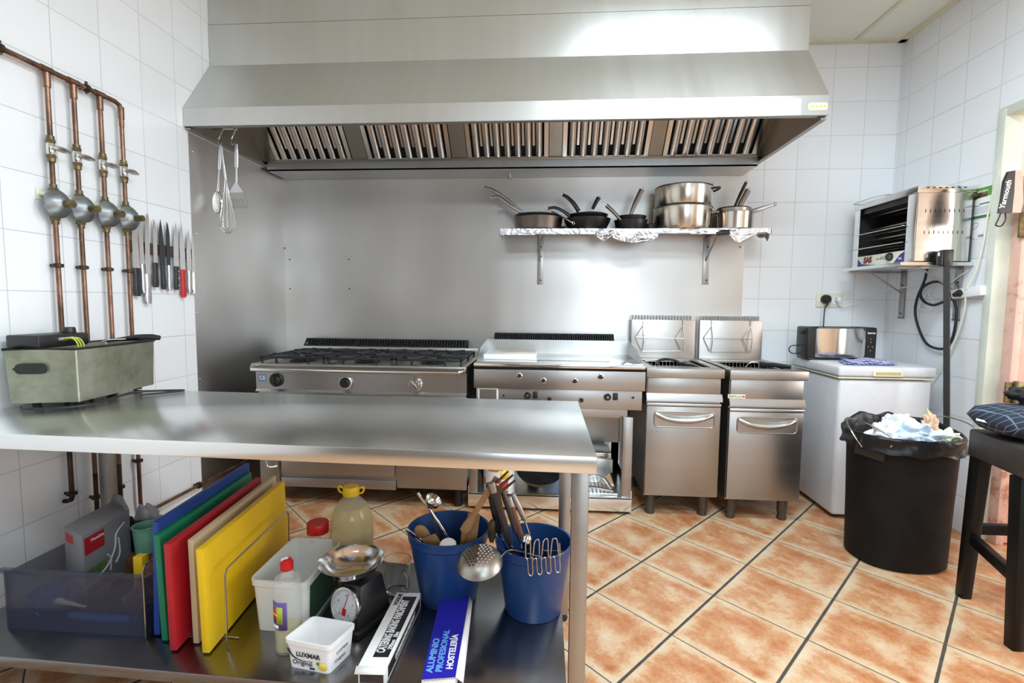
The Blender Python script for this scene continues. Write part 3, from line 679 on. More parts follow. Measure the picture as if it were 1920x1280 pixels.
    if marks:
        p = at(1381, 743, Y=Yb); bm = BM(); box(bm, p.x-.05, p.x+.05, Yb-.0015, Yb, p.z-.012, p.z+.012, .0005); b_ = mk('maker_badge', bm, M_['cream'], f)
        text('REPAGAS', .020, fr((p.x-.004, Yb-.0018, p.z), (1, 0, 0), (0, 0, 1)), M_['dotblack'], b_, 'badge_letters')
        bm = BM(); cyl(bm, (p.x+.042, Yb-.002, p.z), (p.x+.042, Yb-.0014, p.z), .006, n=12); mk('badge_dot', bm, M_['redp'], b_)
    for x in (xa+.05, xb-.07):
        for y in (Yb+.05, YK-.10):
            bm = BM(); lathe(bm, [(0, 0), (.026, 0), (.029, .012), (.024, .03), (.029, .05), (.030, .13), (0, .13)], (x, y, 0), 24); mk('leg', bm, plain('dark_metal_leg', (.10, .09, .08), .4, .7), f)
    return f
fryer(.590, 1.047, 3.03, 'steel deep fryer next to the griddle, left of the pair', 0)
fryer(1.070, 1.515, 3.01, 'steel deep fryer next to the white freezer, right of the pair', 1)
# ================================================================== CHEST FREEZER
f = thing('chest_freezer', 'white chest freezer with a toaster standing on its lid', 'freezer', (2.0, 3.4, 0))
bm = BM(); box(bm, 1.735, 2.262, 3.10, 3.665, .025, .858, .018, seg=3); mk('cabinet', bm, M_['white'], f)
bm = BM(); box(bm, 1.728, 2.268, 3.092, 3.672, .866, .876, .003); mk('lid_seal', bm, M_['cream'], f)
bm = BM(); box(bm, 1.722, 2.274, 3.085, 3.68, .878, .940, .014, seg=3); ld = mk('lid', bm, M_['white'], f)
a = at(1637, 696, Y=3.085); b = at(1692, 706, Y=3.085)
bm = BM(); prism(bm, rrect(a.x, b.x, b.z, a.z+.004, .006), 'y', 3.078, 3.088); hd = mk('handle_plate', bm, M_['cream'], ld)
bm = BM(); prism(bm, rrect(a.x+.012, b.x-.012, b.z+.008, a.z-.003, .004), 'y', 3.0765, 3.079); mk('handle_recess', bm, plain('recess_tan', srgb(196, 184, 140), .6), hd)
for x in (1.79, 2.21):
    for y in (3.16, 3.6):
        bm = BM(); cyl(bm, (x, y, 0), (x, y, .03), .022, n=16); mk('foot', bm, M_['rubber'], f)
# toaster
tz = .9405; Yt = 3.47
a = at(1507, 612, Y=Yt); b = at(1638, 614, Y=Yt)
t_ = thing('toaster', 'long slot toaster with polished side standing on the freezer lid', 'toaster', ((a.x+b.x)/2, Yt+.07, tz))
tx0, tx1, ty0, ty1, tt = a.x+.004, b.x-.002, Yt, Yt+.15, a.z
ty0 = 3.42; ty1 = 3.58
bm = BM(); box(bm, tx0, tx0+.075, ty0+.004, ty1-.004, tz+.012, tt, .012, seg=3); mk('end_cap', bm, M_['black'], t_)
bm = BM(); box(bm, tx1-.085, tx1, ty0+.002, ty1-.002, tz+.012, tt, .012, seg=3); ec = mk('control_end', bm, M_['black'], t_)
bm = BM(); box(bm, tx0+.04, tx1-.05, ty0+.002, ty1-.002, tz+.012, tt-.004, .02, seg=4); mk('side_shell', bm, M_['chrome'], t_)
bm = BM(); prism(bm, [(tx0+.052, ty0-.002), (tx0+.072, ty0-.006), (tx0+.34, ty0-.006), (tx1-.088, ty0-.001), (tx1-.088, ty0+.01), (tx0+.052, ty0+.01)], 'z', tz+.022, tt-.01); mk('polished_front', bm, M_['chrome'], t_)
bm = BM(); box(bm, tx0+.05, tx1-.06, ty0+.055, ty0+.095, tt-.008, tt+.001); mk('bread_slot', bm, M_['dark'], t_)
bm = BM(); box(bm, tx0+.01, tx1-.01, ty0+.008, ty1-.008, tz, tz+.014, .003); mk('base', bm, M_['black'], t_)
bm = BM(); box(bm, tx0-.018, tx0+.004, ty0+.05, ty0+.10, tt-.05, tt-.025, .004); mk('lever', bm, M_['black'], t_)
text('taurus', .019, fr((tx1-.038, ty0+.0012, tt-.035), (1, 0, 0), (0, 0, 1)), M_['pwhite'], ec, 'toaster_letters', bold=.0006)
bm = BM()
for z, dxs in ((tt-.075, (0,)), (tt-.095, (0,)), (tt-.125, (-.014, .012)), (tt-.15, (0,))):
    for d_ in dxs: cyl(bm, (tx1-.04+d_, ty0+.003, z), (tx1-.04+d_, ty0-.001, z), .0045, n=12)
mk('control_buttons', bm, M_['dull'], ec)
# socket, plugs and cables
a = at(1530, 550, Y=YB); b = at(1579, 576, Y=YB)
s_ = thing('wall_socket', 'cream double wall socket above the toaster', 'socket', ((a.x+b.x)/2, YB, (a.z+b.z)/2))
bm = BM(); box(bm, a.x, b.x, YB-.010, YB-.0005, b.z, a.z, .003); mk('cover_plate', bm, M_['cream'], s_)
bm = BM(); zc = (a.z+b.z)/2
for x in (a.x+.052, b.x-.05): lathe(bm, [(.032, 0), (.032, .004), (.026, .004), (.024, .001), (0, .001)], M=T(x, YB-.010, zc) @ Rx(PI/2), n=28)
mk('socket_ring', bm, M_['wplast'], s_)
bm = BM(); q = T(a.x+.056, YB-.011, zc+.008) @ Rx(PI/2); lathe(bm, [(.030, 0), (.033, .012), (.03, .035), (.02, .045), (0, .045)], M=q, n=28)
x_ = a.x+.056
tube(bm, [(x_, YB-.04, zc), (x_+.001, YB-.045, zc-.03), (x_-.012, YB-.045, zc-.052), (x_-.018, YB-.05, zc-.09), (x_-.022, YB-.06, tt-.03), (x_-.02, YB-.09, tz+.05), (tx0+.05, ty1+.02, tz+.03)], [.010, .008, .0045, .004, .004, .004, .004], 8, k=5)
tag(mk('black_plug', bm, M_['black']), 'black plug and lead of the toaster in the wall socket', 'plug')
bm = BM(); tube(bm, [(tx0+.01, ty1-.03, tz+.03), (tx0-.03, ty1-.02, tz+.03), (tx0-.055, ty1-.03, tz+.055), (tx0-.035, ty1-.02, tz+.08), (tx0+.01, ty1-.03, tz+.085)], .0035, 8, k=5); mk('cable_loop', bm, M_['black'], t_)
bm = BM(); x_ = b.x-.048; box(bm, x_-.013, x_+.013, YB-.05, YB-.0115, zc-.012, zc+.022, .005)
P = [(x_, YB-.04, zc-.008), (x_+.012, YB-.04, zc-.035), (x_+.04, YB-.035, zc-.045)]+[tuple(at(px, py, X=XR-.04)) for px, py in ((1725, 540),)]
P = [(x_, YB-.04, zc-.008), (x_+.010, YB-.04, zc-.032), (x_+.05, YB-.03, zc-.04), (2.25, YB-.03, 1.345), (2.36, 3.68, 1.41), (2.365, 3.45, 1.43), (2.37, 3.30, 1.47), (2.365, 3.20, 1.42), (2.37, 3.16, 1.40), (2.372, 3.08, 1.385)]
tube(bm, P, .0035, 8, k=6)
tag(mk('white_plug', bm, M_['wplast']), 'white plug in the wall socket with its white extension cable', 'plug')
# folded towel on the freezer
s = N('checked_towel'); sp = s.n('ShaderNodeSeparateXYZ'); s.l(s.tc.outputs['Object'], sp.inputs[0])
k1 = s.mr(s.math('FRACT', s.math('MULTIPLY', s.math('ADD', sp.outputs[0], sp.outputs[2]), 38.)), .45, .55, 0, 1); k2 = s.mr(s.math('FRACT', s.math('MULTIPLY', sp.outputs[1], 38.)), .45, .55, 0, 1)
s.set(col=s.mix(s.math('MULTIPLY', s.math('ADD', k1, k2), .5), srgb(206, 208, 230), srgb(96, 104, 170)), rough=.9); M_['towel'] = s.m
bm = BM(); cx, cy = 1.965, 3.235
for L in range(4):
    z = .942+L*.0065
    grid(bm, lambda u, v: (cx+(u-.5)*(.30-.014*L)+.012*nz((u*2, v*2, L), 1.7)+.05*(v-.5), cy+(v-.5)*(.165-.01*L)+.01*nz((u*3, v*2, L+9), 1.5), z+.0035*(1+nz((u*5, v*4, L), 1.3))+(.006*math.sin(u*9+L) if L > 1 else .002)), 26, 14)
tag(mk('folded_towel', bm, M_['towel'], solid=.004, ang=180), 'blue and white checked towel folded on the front of the freezer lid', 'towel')
# ================================================================== GAS PIPES ON THE LEFT WALL
PX = XL+.032; PY = (1.921, 2.033, 2.157, 2.268)
g = thing('gas_pipework', 'aged copper gas pipes with four regulators and taps on the left wall', 'gas pipes', (XL, 2.1, 1.4))
bm = BM(); tube(bm, [(PX, 1.30, 2.203), (PX, PY[3]-.03, 2.203), (PX, PY[3]-.008, 2.195), (PX, PY[3], 2.172), (PX, PY[3], 2.10)], .0105, 12)
for y in PY[:3]: cyl(bm, (PX, y-.022, 2.203), (PX, y+.022, 2.203), .0135, n=14)
mk('header_pipe', bm, M_['copper'], g)
for y in (1.752, 2.095):
    bm = BM(); cyl(bm, (PX-.03, y, 2.203), (PX+.004, y, 2.203), .006, n=8); lathe(bm, [(.013, -.008), (.017, -.006), (.017, .006), (.013, .008)], M=T(PX, y, 2.203) @ Rx(PI/2), n=18)
    cyl(bm, (PX, y, 2.18), (PX, y, 2.23), .0055, n=8); mk('pipe_clamp', bm, M_['pipedark'], g)
ZV, ZR, ZK = 1.897, 1.680, 1.434
for i, y in enumerate(PY):
    bm = BM(); zb = (.50, .33, .33, .26)[i]
    ztop = 2.195 if i < 3 else 2.15
    cyl(bm, (PX, y, ztop), (PX, y, ZV+.03), .0088, n=14); cyl(bm, (PX, y, 2.19), (PX, y, 2.135), .0125, n=14)
    cyl(bm, (PX, y, ZV-.03), (PX, y, ZR+.05), .0088, n=14)
    if i < 3: cyl(bm, (PX, y, ZR-.05), (PX, y, zb+.2), .0088, n=14)
    else: tube(bm, [(PX, y, ZR-.05), (PX, y, .30), (PX, y+.006, .262), (PX, y+.028, .238), (PX, y+.06, .234), (PX, 2.72, .234), (PX, 3.3, .232)], .0088, 12)
    mk('riser_pipe', bm, M_['copper'], g)
    if i < 3:
        bm = BM(); zz = (.46, .22, .20)[i]; cyl(bm, (PX, y, zb+.2), (PX, y, zz), .0092, n=12)
        tube(bm, [(PX, y, zz+.01), (PX, y-.004, zz-.006), (PX-.02, y-.006, zz-.012), (XL+.001, y-.006, zz-.012)], .0092, 10); mk('lower_pipe', bm, M_['pipedark'], g)
    # tap
    for grp in (((ZV+.024, ZV+.036, .0165), (ZV+.036, ZV+.05, .0135)), ((ZV-.036, ZV-.024, .0165), (ZV-.052, ZV-.036, .0135))):
        bm = BM()
        for z0, z1, rr in grp: cyl(bm, (PX, y, z0), (PX, y, z1), rr, n=6 if rr > .015 else 14)
        mk('pipe_union', bm, M_['brass'], g)
    bm = BM(); lathe(bm, [(.011, -.026), (.015, -.018), (.016, 0), (.015, .018), (.011, .026)], (PX, y, ZV), 18); cyl(bm, (PX, y, ZV), (PX+.026, y-.004, ZV), .009, n=12)
    tp = mk('shut_off_valve', bm, M_['chrome'], g)
    bm = BM(); grid(bm, lambda u, v: (PX+.026+.006*math.sin(u*3), y-.030+.085*u, ZV+(v-.5)*.022*math.sin(PI*min(max(u, .12), .93))**.6), 14, 5); mk('valve_lever', bm, M_['chrome'], tp, solid=.004)
    # regulator
    bm = BM(); cx = PX+.014
    q = T(cx, y, ZR) @ Ry(PI/2)
    lathe(bm, [(0, -.024), (.040, -.020), (.052, -.010), (.056, -.004), (.056, .004), (.052, .008), (.040, .022), (.020, .034), (.012, .036), (0, .036)], M=q, n=36)
    rg = mk('pressure_regulator', bm, M_['regu'], g)
    bm = BM(); cyl(bm, (cx+.03, y, ZR), (cx+.062, y, ZR), .0145, .0135, n=20); cyl(bm, (cx+.062, y, ZR), (cx+.070, y, ZR), .0155, n=6); mk('spring_cap', bm, M_['brass'], rg)
    for grp in (((ZR+.048, ZR+.062, .017), (ZR+.062, ZR+.078, .013)), ((ZR-.064, ZR-.048, .017), (ZR-.08, ZR-.064, .013))):
        bm = BM()
        for z0, z1, rr in grp: cyl(bm, (PX, y, z0), (PX, y, z1), rr, n=6 if rr > .015 else 14)
        mk('regulator_union', bm, M_['brass'], rg)
    bm = BM(); box(bm, XL+.001, XL+.005, y-.045, y-.018, ZR+.012, ZR+.055, .001); cyl(bm, (XL+.004, y-.03, ZR+.035), (XL+.03, y-.03, ZR+.035), .008, n=10); mk('regulator_bracket', bm, M_['cream'], rg)
    for z in (ZK, (.46, .40, .40, .49)[i]+.02):
        bm = BM(); lathe(bm, [(.010, -.009), (.019, -.006), (.019, .006), (.010, .009)], (PX, y, z), 20); cyl(bm, (PX-.03, y, z), (PX, y, z), .007, n=8); mk('pipe_clamp', bm, M_['pipedark'], g)
for yy in (2.68,):
    bm = BM(); lathe(bm, [(.010, -.008), (.019, -.006), (.019, .006), (.010, .008)], M=T(PX, yy, .234) @ Rx(PI/2), n=18); cyl(bm, (PX-.03, yy, .234), (PX, yy, .234), .007, n=8); mk('pipe_clamp', bm, M_['pipedark'], g)
# ================================================================== MAGNETIC BAR AND KNIVES
BX = XL+.001
s = N('wood_rail_dark'); s.set(col=s.mix(s.noise(4, 4, sc=(1, 1, 30)), (.015, .012, .012), (.09, .035, .03)), rough=.4); mb = s.m
bm = BM(); box(bm, BX, BX+.016, 2.291, 2.742, 1.527, 1.583, .003)
tag(mk('knife_rail', bm, mb), 'dark magnetic knife rail on the left wall beside the pipes', 'knife rail')
blade_m = steel('blade_steel', (.62, .60, .59), .21, (1, 1, 60), .1, .1, scratch=.01)
blackb = plain('black_blade', (.02, .02, .022), .35)
silh = steel('silver_handle', (.52, .52, .53), .35, (1, 1, 30), 0, .1, scratch=.01)
def knife(y, tip, jn, end, w, label, bm_, hm, shape='p', tilt=0, hw=.013, rivets=False, off=0):
    x = BX+.0175+off
    k = thing('kitchen_knife', label, 'knife', (x, y, jn), 'kitchen knives on the magnetic rail', rot=(tilt, 0, 0), local=True)
    L = tip-jn; H = end-jn
    if shape == 'p': pr = [(-w/2, 0), (-w/2, L*.45), (-w*.32, L*.75), (w*.05, L), (w*.3, L*.78), (w/2, L*.4), (w/2, 0)]
    elif shape == 'c': pr = [(-w/2, 0), (-w*.5, L*.5), (-w*.4, L*.8), (-w*.05, L*.97), (w*.2, L), (w*.42, L*.93), (w/2, L*.5), (w/2, 0)]
    else: pr = [(-w/2, 0), (-w/2, L*.7), (-w*.25, L), (w*.1, L*.93), (w*.45, L*.7), (w/2, 0)]
    bm = BM(); prism(bm, pr, 'x', 0, .0022); mk('blade', bm, bm_, k)
    bm = BM()
    sec = [(0, hw*.9), (.08, hw*1.05), (.3, hw*.88), (.6, hw*1.0), (.85, hw*1.15), (1, hw*.75)]
    rings = []
    for u, r in sec:
        rings.append([bm.verts.new((.001+math.cos(2*PI*j/12)*.0095, math.sin(2*PI*j/12)*r, H*u)) for j in range(12)])
    for A_, B_ in zip(rings, rings[1:]):
        for j in range(12): bm.faces.new((A_[j], A_[(j+1) % 12], B_[(j+1) % 12], B_[j]))
    bm.faces.new(rings[0]); bm.faces.new(rings[-1][::-1]); hh = mk('handle', bm, hm, k)
    if rivets:
        for u in (.2, .5, .8):
            bm = BM(); cyl(bm, (.009, .004, H*u), (.0115, .004, H*u), .0035, n=10); mk('rivet', bm, M_['chrome'], hh)
    return k
knife(2.328, 1.675, 1.452, 1.315, .042, 'broad steel knife with black handle, nearest the gas pipes', blade_m, M_['black'], 'c', hw=.020)
knife(2.362, 1.700, 1.475, 1.33, .030, 'steel knife with silver handle partly behind the longest knife', blade_m, silh, 'c', .02, hw=.012)
knife(2.392, 1.730, 1.425, 1.278, .030, 'longest steel knife with a pointed silver handle, hanging lowest', blade_m, silh, 'c', -.03, hw=.018, off=.003)
knife(2.448, 1.708, 1.487, 1.362, .027, 'narrow steel knife with square black handle left of the black blades', blade_m, M_['black'], 's', -.03, hw=.017)
knife(2.496, 1.712, 1.480, 1.352, .034, 'knife with pointed black blade and grey edged handle', blackb, M_['black'], 'p', .02, hw=.013)
knife(2.538, 1.706, 1.480, 1.346, .026, 'knife with round tipped black blade', blackb, silh, 's', -.02, hw=.012)
knife(2.592, 1.714, 1.478, 1.352, .038, 'pointed steel knife with riveted black handle left of the red one', blade_m, M_['black'], 'p', -.03, hw=.015, rivets=True)
knife(2.640, 1.716, 1.465, 1.312, .040, 'pointed steel knife with bright red handle', blade_m, M_['redp'], 'p', 0, hw=.017)
knife(2.688, 1.690, 1.460, 1.338, .036, 'steel knife with grey handle right of the red one', blade_m, silh, 'p', -.02, hw=.013)
knife(2.722, 1.665, 1.455, 1.334, .022, 'slim steel knife with white sided handle, last by the steel cladding', blade_m, M_['chrome'], 'p', -.02, hw=.013)
# ================================================================== UTENSILS HANGING INSIDE THE HOOD
YU = 2.90
def U(px, py, Y=YU): return at(px, py, Y=Y)
for i, (px, lab) in enumerate(((418, 'steel hook under the hood carrying spoon and whisk'), (442, 'steel hook under the hood carrying the slotted turner'))):
    a = U(px, 243); b = U(px-7, 266); zz = a.z
    bm = BM(); tube(bm, [(a.x-.002, YU, 2.30), (a.x, YU, a.z), (b.x, YU, b.z+.02), (b.x-.002, YU-.004, b.z-.005), (b.x+.008, YU-.006, b.z-.018), (b.x+.016, YU-.004, b.z-.006)], .0022, 6, k=5)
    cyl(bm, (a.x-.002, YU, 2.295), (a.x-.002, YU, 2.302), .012, n=12); tube(bm, [(a.x-.002, YU, 2.3), (XL+.011, YU, 2.3)], .003, 6)
    tag(mk('hanging_hook', bm, M_['chrome']), lab, 'hook')
sat = steel('satin_handle', (.66, .66, .67), .35, (1, 1, 1), 0, .05, scratch=.01)
# spoon
a, b, c, d = U(413, 273), U(411, 318), U(408, 360), U(407, 398)
u = thing('serving_spoon', 'steel serving spoon hanging from the left hook under the hood', 'spoon', a)
bm = BM(); tube(bm, [a, (a+b)/2, b], [.009, .0115, .0095], 12, flat=.5); mk('handle', bm, sat, u)
bm = BM(); tube(bm, [b, (b+c)/2+Vector((.001, 0, 0)), c], [.004, .005, .006], 8, flat=.4)
L = (c-d).length+.014
lathe(bm, [(0, -.5), (.25, -.46), (.46, -.28), (.5, 0), (.42, .25), (.2, .46), (0, .5)], M=T(*((c+d)/2)) @ Ry(-.03) @ Matrix.Diagonal((.068, .022, L, 1)), n=24)
mk('bowl', bm, M_['chrome'], u)
# whisk
a, b, c = U(418, 278), U(426, 338), U(430, 438)
u = thing('balloon_whisk', 'wire balloon whisk hanging between spoon and turner', 'whisk', a)
bm = BM(); tube(bm, [a+Vector((.002, -.012, -.01)), b+Vector((0, -.012, 0))], [.006, .009, .0085], 12); tube(bm, [a+Vector((-.004, -.012, -.02)), a+Vector((-.006, -.012, .006)), a+Vector((.004, -.012, .012)), a+Vector((.008, -.012, -.02))], .002, 6, k=4); mk('handle', bm, sat, u)
bm = BM(); dr_ = (c-b); L = dr_.length
ax = dr_.normalized(); e1, e2 = _frame(ax); off = Vector((0, -.012, 0))
for k in range(5):
    an = PI*k/5; e = e1*math.cos(an)+e2*math.sin(an)
    pts = [b+off+ax*(L*t_)+e*w_ for t_, w_ in ((0, .005), (.25, .014), (.55, .030), (.8, .041), (.93, .032), (1, 0), (.93, -.032), (.8, -.041), (.55, -.030), (.25, -.014), (0, -.005))]
    tube(bm, pts, .0013, 5, k=4)
mk('wire_balloon', bm, M_['chrome'], u)
# slotted turner
a, b, c, d = U(443, 270), U(443, 314), U(443, 345), U(456, 390)
u = thing('slotted_turner', 'steel slotted turner with a grey head hanging from the right hook', 'spatula', a)
bm = BM(); tube(bm, [a, (a+b)/2, b], [.010, .013, .011], 12, flat=.5); mk('handle', bm, sat, u)
bm = BM(); tube(bm, [b, c], [.005, .006], 8, flat=.4)
z0, z1, z2, z3 = c.z+.005, U(443, 361).z, U(448, 372).z, U(455, 390).z
def hexy(bm, P4, y0, y1):
    hexa(bm, [(P4[0][0], y0, P4[0][1]), (P4[1][0], y0, P4[1][1]), (P4[1][0], y1, P4[1][1]), (P4[0][0], y1, P4[0][1]), (P4[3][0], y0, P4[3][1]), (P4[2][0], y0, P4[2][1]), (P4[2][0], y1, P4[2][1]), (P4[3][0], y1, P4[3][1])])
xl, xr = U(430, 361).x, U(457, 361).x
hexy(bm, [(xl, z1), (xr, z1), (c.x+.008, z0), (c.x-.008, z0)], YU-.003, YU)
mk('shank', bm, sat, u)
bm = BM(); x0_, x1_ = xl+.003, xr+.002; dx_ = .018
n = 6
hexy(bm, [(x0_+.006, z2), (x1_+.006, z2), (x1_-.002, z1), (x0_-.002, z1)], YU-.004, YU-.001)
for k in range(n+1):
    f0 = k/n; wv = .0028 if k not in (0, n) else .005
    xa_ = x0_+(x1_-x0_)*f0; hexy(bm, [(xa_+dx_-wv, z3+.006), (xa_+dx_+wv, z3+.006), (xa_+.006+wv, z2), (xa_+.006-wv, z2)], YU-.004, YU-.001)
hexy(bm, [(x0_+dx_+.002, z3), (x1_+dx_, z3-.002), (x1_+dx_+.003, z3+.008), (x0_+dx_-.003, z3+.008)], YU-.004, YU-.001)
mk('slotted_head', bm, M_['dull'], u)
# ================================================================== WALL SHELF WITH PANS
SX0, SX1, SY0, SZ = -.335, 1.425, 3.45, 1.800
w = thing('wall_shelf', 'steel wall shelf wrapped in aluminium foil holding the pans', 'shelf', ((SX0+SX1)/2, YB, SZ))
bm = BM(); box(bm, SX0, SX1, SY0, YB-.005, SZ-.012, SZ, .002); box(bm, SX0, SX1, SY0, SY0+.003, SZ-.034, SZ-.002); mk('shelf_board', bm, M_['door'], w)
def foil(f, nu, nv):
    bm = BM(); grid(bm, f, nu, nv); return mk('foil_wrap', bm, mfoil, w, ang=14, solid=.0004)
mfoil = steel('aluminium_foil', (.74, .74, .76), .35, (1, 1, 1), 0, .05, (.5, .48, .45), .02)
rnd = random.Random(3)
def drop(x):  # how far the foil hangs below the front edge
    a = .040
    if -.335 < x < -.1: a = .045
    if .30 < x < .42: a = .040+.045*math.sin((x-.30)/.12*PI)
    if .42 < x < .72: a = .065+.035*math.sin((x-.42)/.30*PI)
    if .72 < x < .93: a = .034
    if 1.10 < x < 1.42: a = .10-.9*abs(x-1.24)**1.2*(1 if x > 1.24 else 1.6)
    return max(a, .03)
def ff(u, v):
    x = SX0-.006+(SX1-SX0+.03)*u; D = drop(x)
    if v < .5: y = YB-.01-(YB-.01-SY0+.004)*(v/.5); z = SZ+.0022+.0012*nz((x*40, y*40, 0))
    else:
        q = (v-.5)/.5; z = SZ+.002-D*q; amp = .003+.018*q*(1 if D > .05 else .25)
        y = SY0-.004-abs(amp*nz((x*22, z*30, 2), 1, 3))*1.4-.002*nz((x*60, z*60, 7))
    return (x, y, z)
foil(ff, 240, 26)
def fe(u, v):  # left end
    return (SX0-.006-.006*abs(nz((u*9, v*7, 1))), SY0-.004+(.27)*u, SZ+.002-.05*v*(1+.4*nz((u*5, 0, 0))))
foil(fe, 20, 8)
def fe2(u, v):
    return (SX1+.022+.012*abs(nz((u*9, v*7, 1)))-.02*v, SY0-.004+(.2)*u, SZ+.002-.075*v*(1-u*.6)*(1+.4*nz((u*5, 0, 0))))
foil(fe2, 20, 10)
for px, lab in ((1013, 0), (1324, 1)):
    p = at(px, 500, Y=YB-.01); zb = at(px, 533, Y=YB-.01).z
    bm = BM(); box(bm, p.x-.022, p.x+.022, YB-.012, YB-.0045, zb, SZ-.013, .001); br = mk('shelf_bracket', bm, M_['door'], w)
    bm = BM(); box(bm, p.x-.010, p.x+.010, SY0+.02, YB-.012, SZ-.030, SZ-.013, .001); xo = -.012 if not lab else .0
    tube(bm, [(p.x-.005, SY0+.05, SZ-.03), (p.x-.005, YB-.014, zb+.17)], .005, 6); mk('bracket_arm', bm, M_['door'], br)
    bm = BM()
    for z in (SZ-.09, SZ-.16, zb+.03): cyl(bm, (p.x+.004, YB-.014, z), (p.x+.004, YB-.0118, z), .006, n=12)
    mk('bracket_screws', bm, M_['dotblack'], br)
def ring(bm, x, z, y, r=.011, t=.003, flat=1): 
    tube(bm, [(x+r*math.cos(a*PI/8), y, z+r*math.sin(a*PI/8)) for a in range(16)], t, 6, closed=True)
BZ = SZ+.0035
def pan(name, label, cat, cx, cy, r, h, m, z=BZ, group=None, flare=.88, handles=(), inner=None, wall=.0025):
    o = thing(name, label, cat, (cx, cy, z), group)
    bm = BM(); lathe(bm, [(0, z), (r*flare*.97, z), (r*flare, z+.004), (r*.97, z+h*.75), (r, z+h), (r+.002, z+h+.001), (r-wall, z+h), (r*.97-wall, z+h*.75), (r*flare-wall, z+wall+.003), (0, z+wall)], (cx, cy, 0), 56); mk('pan_body', bm, m, o)
    for pts, rad, hm, fl in handles:
        bm = BM(); tube(bm, pts, [q_*1.12 for q_ in rad], 12, k=5, flat=fl); hd = mk('handle', bm, hm, o)
        e = Vector(pts[-1]); q = e-Vector(pts[-2])
        bm = BM(); tube(bm, [e+Vector((.007*math.cos(a*PI/6), -.002, .012*math.sin(a*PI/6))) for a in range(12)], .002, 6, closed=True); mk('handle_eye', bm, M_['wire'], hd)
    return o
def S(px, py, Y=3.56): return tuple(at(px, py, Y=Y))
GP = 'frying pans on the wall shelf'
pan('frying_pan', 'wide blackened steel pan at the left end of the wall shelf, lower of two', 'pan', S(1009, 420)[0], 3.59, .172, .085, M_['sooty'], group=GP, flare=.92, handles=[([S(985, 402, 3.50), S(960, 388, 3.50), S(935, 370, 3.50), S(922, 371, 3.50)], [.008, .011, .011, .008], M_['dull'], .5)])
pan('frying_pan', 'black pan nested in the wide steel pan, long steel handle reaching up left', 'pan', S(1006, 420)[0], 3.585, .155, .05, M_['nonstick'], z=BZ+.055, group=GP, flare=.85, handles=[([S(978, 398, 3.52), S(960, 382, 3.52), S(930, 360, 3.52), S(907, 350, 3.52)], [.008, .011, .012, .008], M_['dull'], .5)])
pan('frying_pan', 'pan with a steel handle sloping down to the front, between the left pans', 'pan', S(1066, 420)[0], 3.64, .08, .03, M_['sooty'], group=GP, handles=[([S(1034, 396, 3.56), S(1055, 407, 3.50), S(1075, 418, 3.455)], [.004, .005, .005], M_['chrome'], .5)])
pan('frying_pan', 'big black frying pan second from left, handle curving left', 'pan', S(1101, 420)[0], 3.575, .160, .075, M_['nonstick'], group=GP, flare=.8, handles=[([S(1068, 405, 3.48), S(1055, 395, 3.47), S(1040, 389, 3.47), S(1027, 391, 3.47)], [.012, .010, .009, .008], M_['black'], .7)])
pan('frying_pan', 'black frying pan on the big black one, thick handle curving up left', 'pan', S(1103, 420)[0], 3.58, .135, .04, M_['nonstick'], z=BZ+.066, group=GP, flare=.82, handles=[([S(1085, 396, 3.52), S(1076, 382, 3.50), S(1064, 370, 3.50), S(1055, 365, 3.50)], [.015, .014, .012, .010], M_['black'], .7)])
pan('frying_pan', 'small black frying pan topmost of the black stack, short handle up right', 'pan', S(1105, 420)[0], 3.60, .115, .03, M_['nonstick'], z=BZ+.085, group=GP, flare=.85, handles=[([S(1111, 392, 3.56), S(1117, 380, 3.55), S(1123, 370, 3.55)], [.010, .013, .015], M_['black'], .7)])
pan('frying_pan', 'small black pan left of the stock pot, handle pointing up left', 'pan', S(1182, 420)[0], 3.55, .112, .062, M_['nonstick'], group=GP, handles=[([S(1164, 412, 3.47), S(1150, 397, 3.47), S(1137, 385, 3.47)], [.009, .011, .012], M_['sooty'], .6)])
pan('frying_pan', 'small dark pan beside the stock pot, tall steel handle pointing up', 'pan', S(1184, 420)[0], 3.57, .10, .045, M_['cast'], z=BZ+.048, group=GP, handles=[([S(1182, 404, 3.50), S(1192, 380, 3.50), S(1204, 355, 3.50)], [.010, .015, .016], M_['sooty'], .4)])
pan('frying_pan', 'dark pan shape standing in for the shadow beside the stock pot', 'pan', S(1222, 420)[0], 3.63, .075, .045, M_['nonstick'], group=GP)  # added dark body in place of the shadow left of the pot
# stock pots
sp_m = steel('pot_steel', (.66, .60, .52), .2, (60, 60, 1), .6, .25, (.35, .22, .12), .015)
cx = at(1280, 400, Y=3.57).x; rr = .192
def pot(z, h, lab, first):
    o = thing('stock_pot', lab, 'pot', (cx+(.004 if not first else 0), 3.58, z), 'steel stock pots stacked on the shelf')
    c_ = cx+(.004 if not first else 0); r = rr if first else rr*.985
    bm = BM(); lathe(bm, [(0, z), (r-.01, z), (r-.002, z+.012), (r, z+h-.008), (r+.005, z+h-.004), (r+.003, z+h), (r-.003, z+h-.002), (r-.004, z+.02), (0, z+.012)], (c_, 3.58, 0), 64); mk('pot_body', bm, sp_m, o)
    for s_ in (1,):
        zz = z+h*.72 if first else z+h*.86
        xx = c_+r*.92
        bm = BM(); tube(bm, [(xx-.01, 3.50, zz), (xx+.03, 3.49, zz+.004), (xx+.048, 3.52, zz+.006), (xx+.048, 3.58, zz+.006), (xx+.03, 3.62, zz+.004), (xx, 3.63, zz)], .007, 8, k=5); box(bm, xx-.035, xx-.004, 3.498, 3.506, zz-.03, zz+.03, .002); mk('side_handle', bm, M_['dull'] if first else M_['pipedark'], o)
    return o
z0 = at(1280, 427, Y=3.40).z
pot(BZ, .150, 'lower of two stacked steel stock pots on the shelf', True)
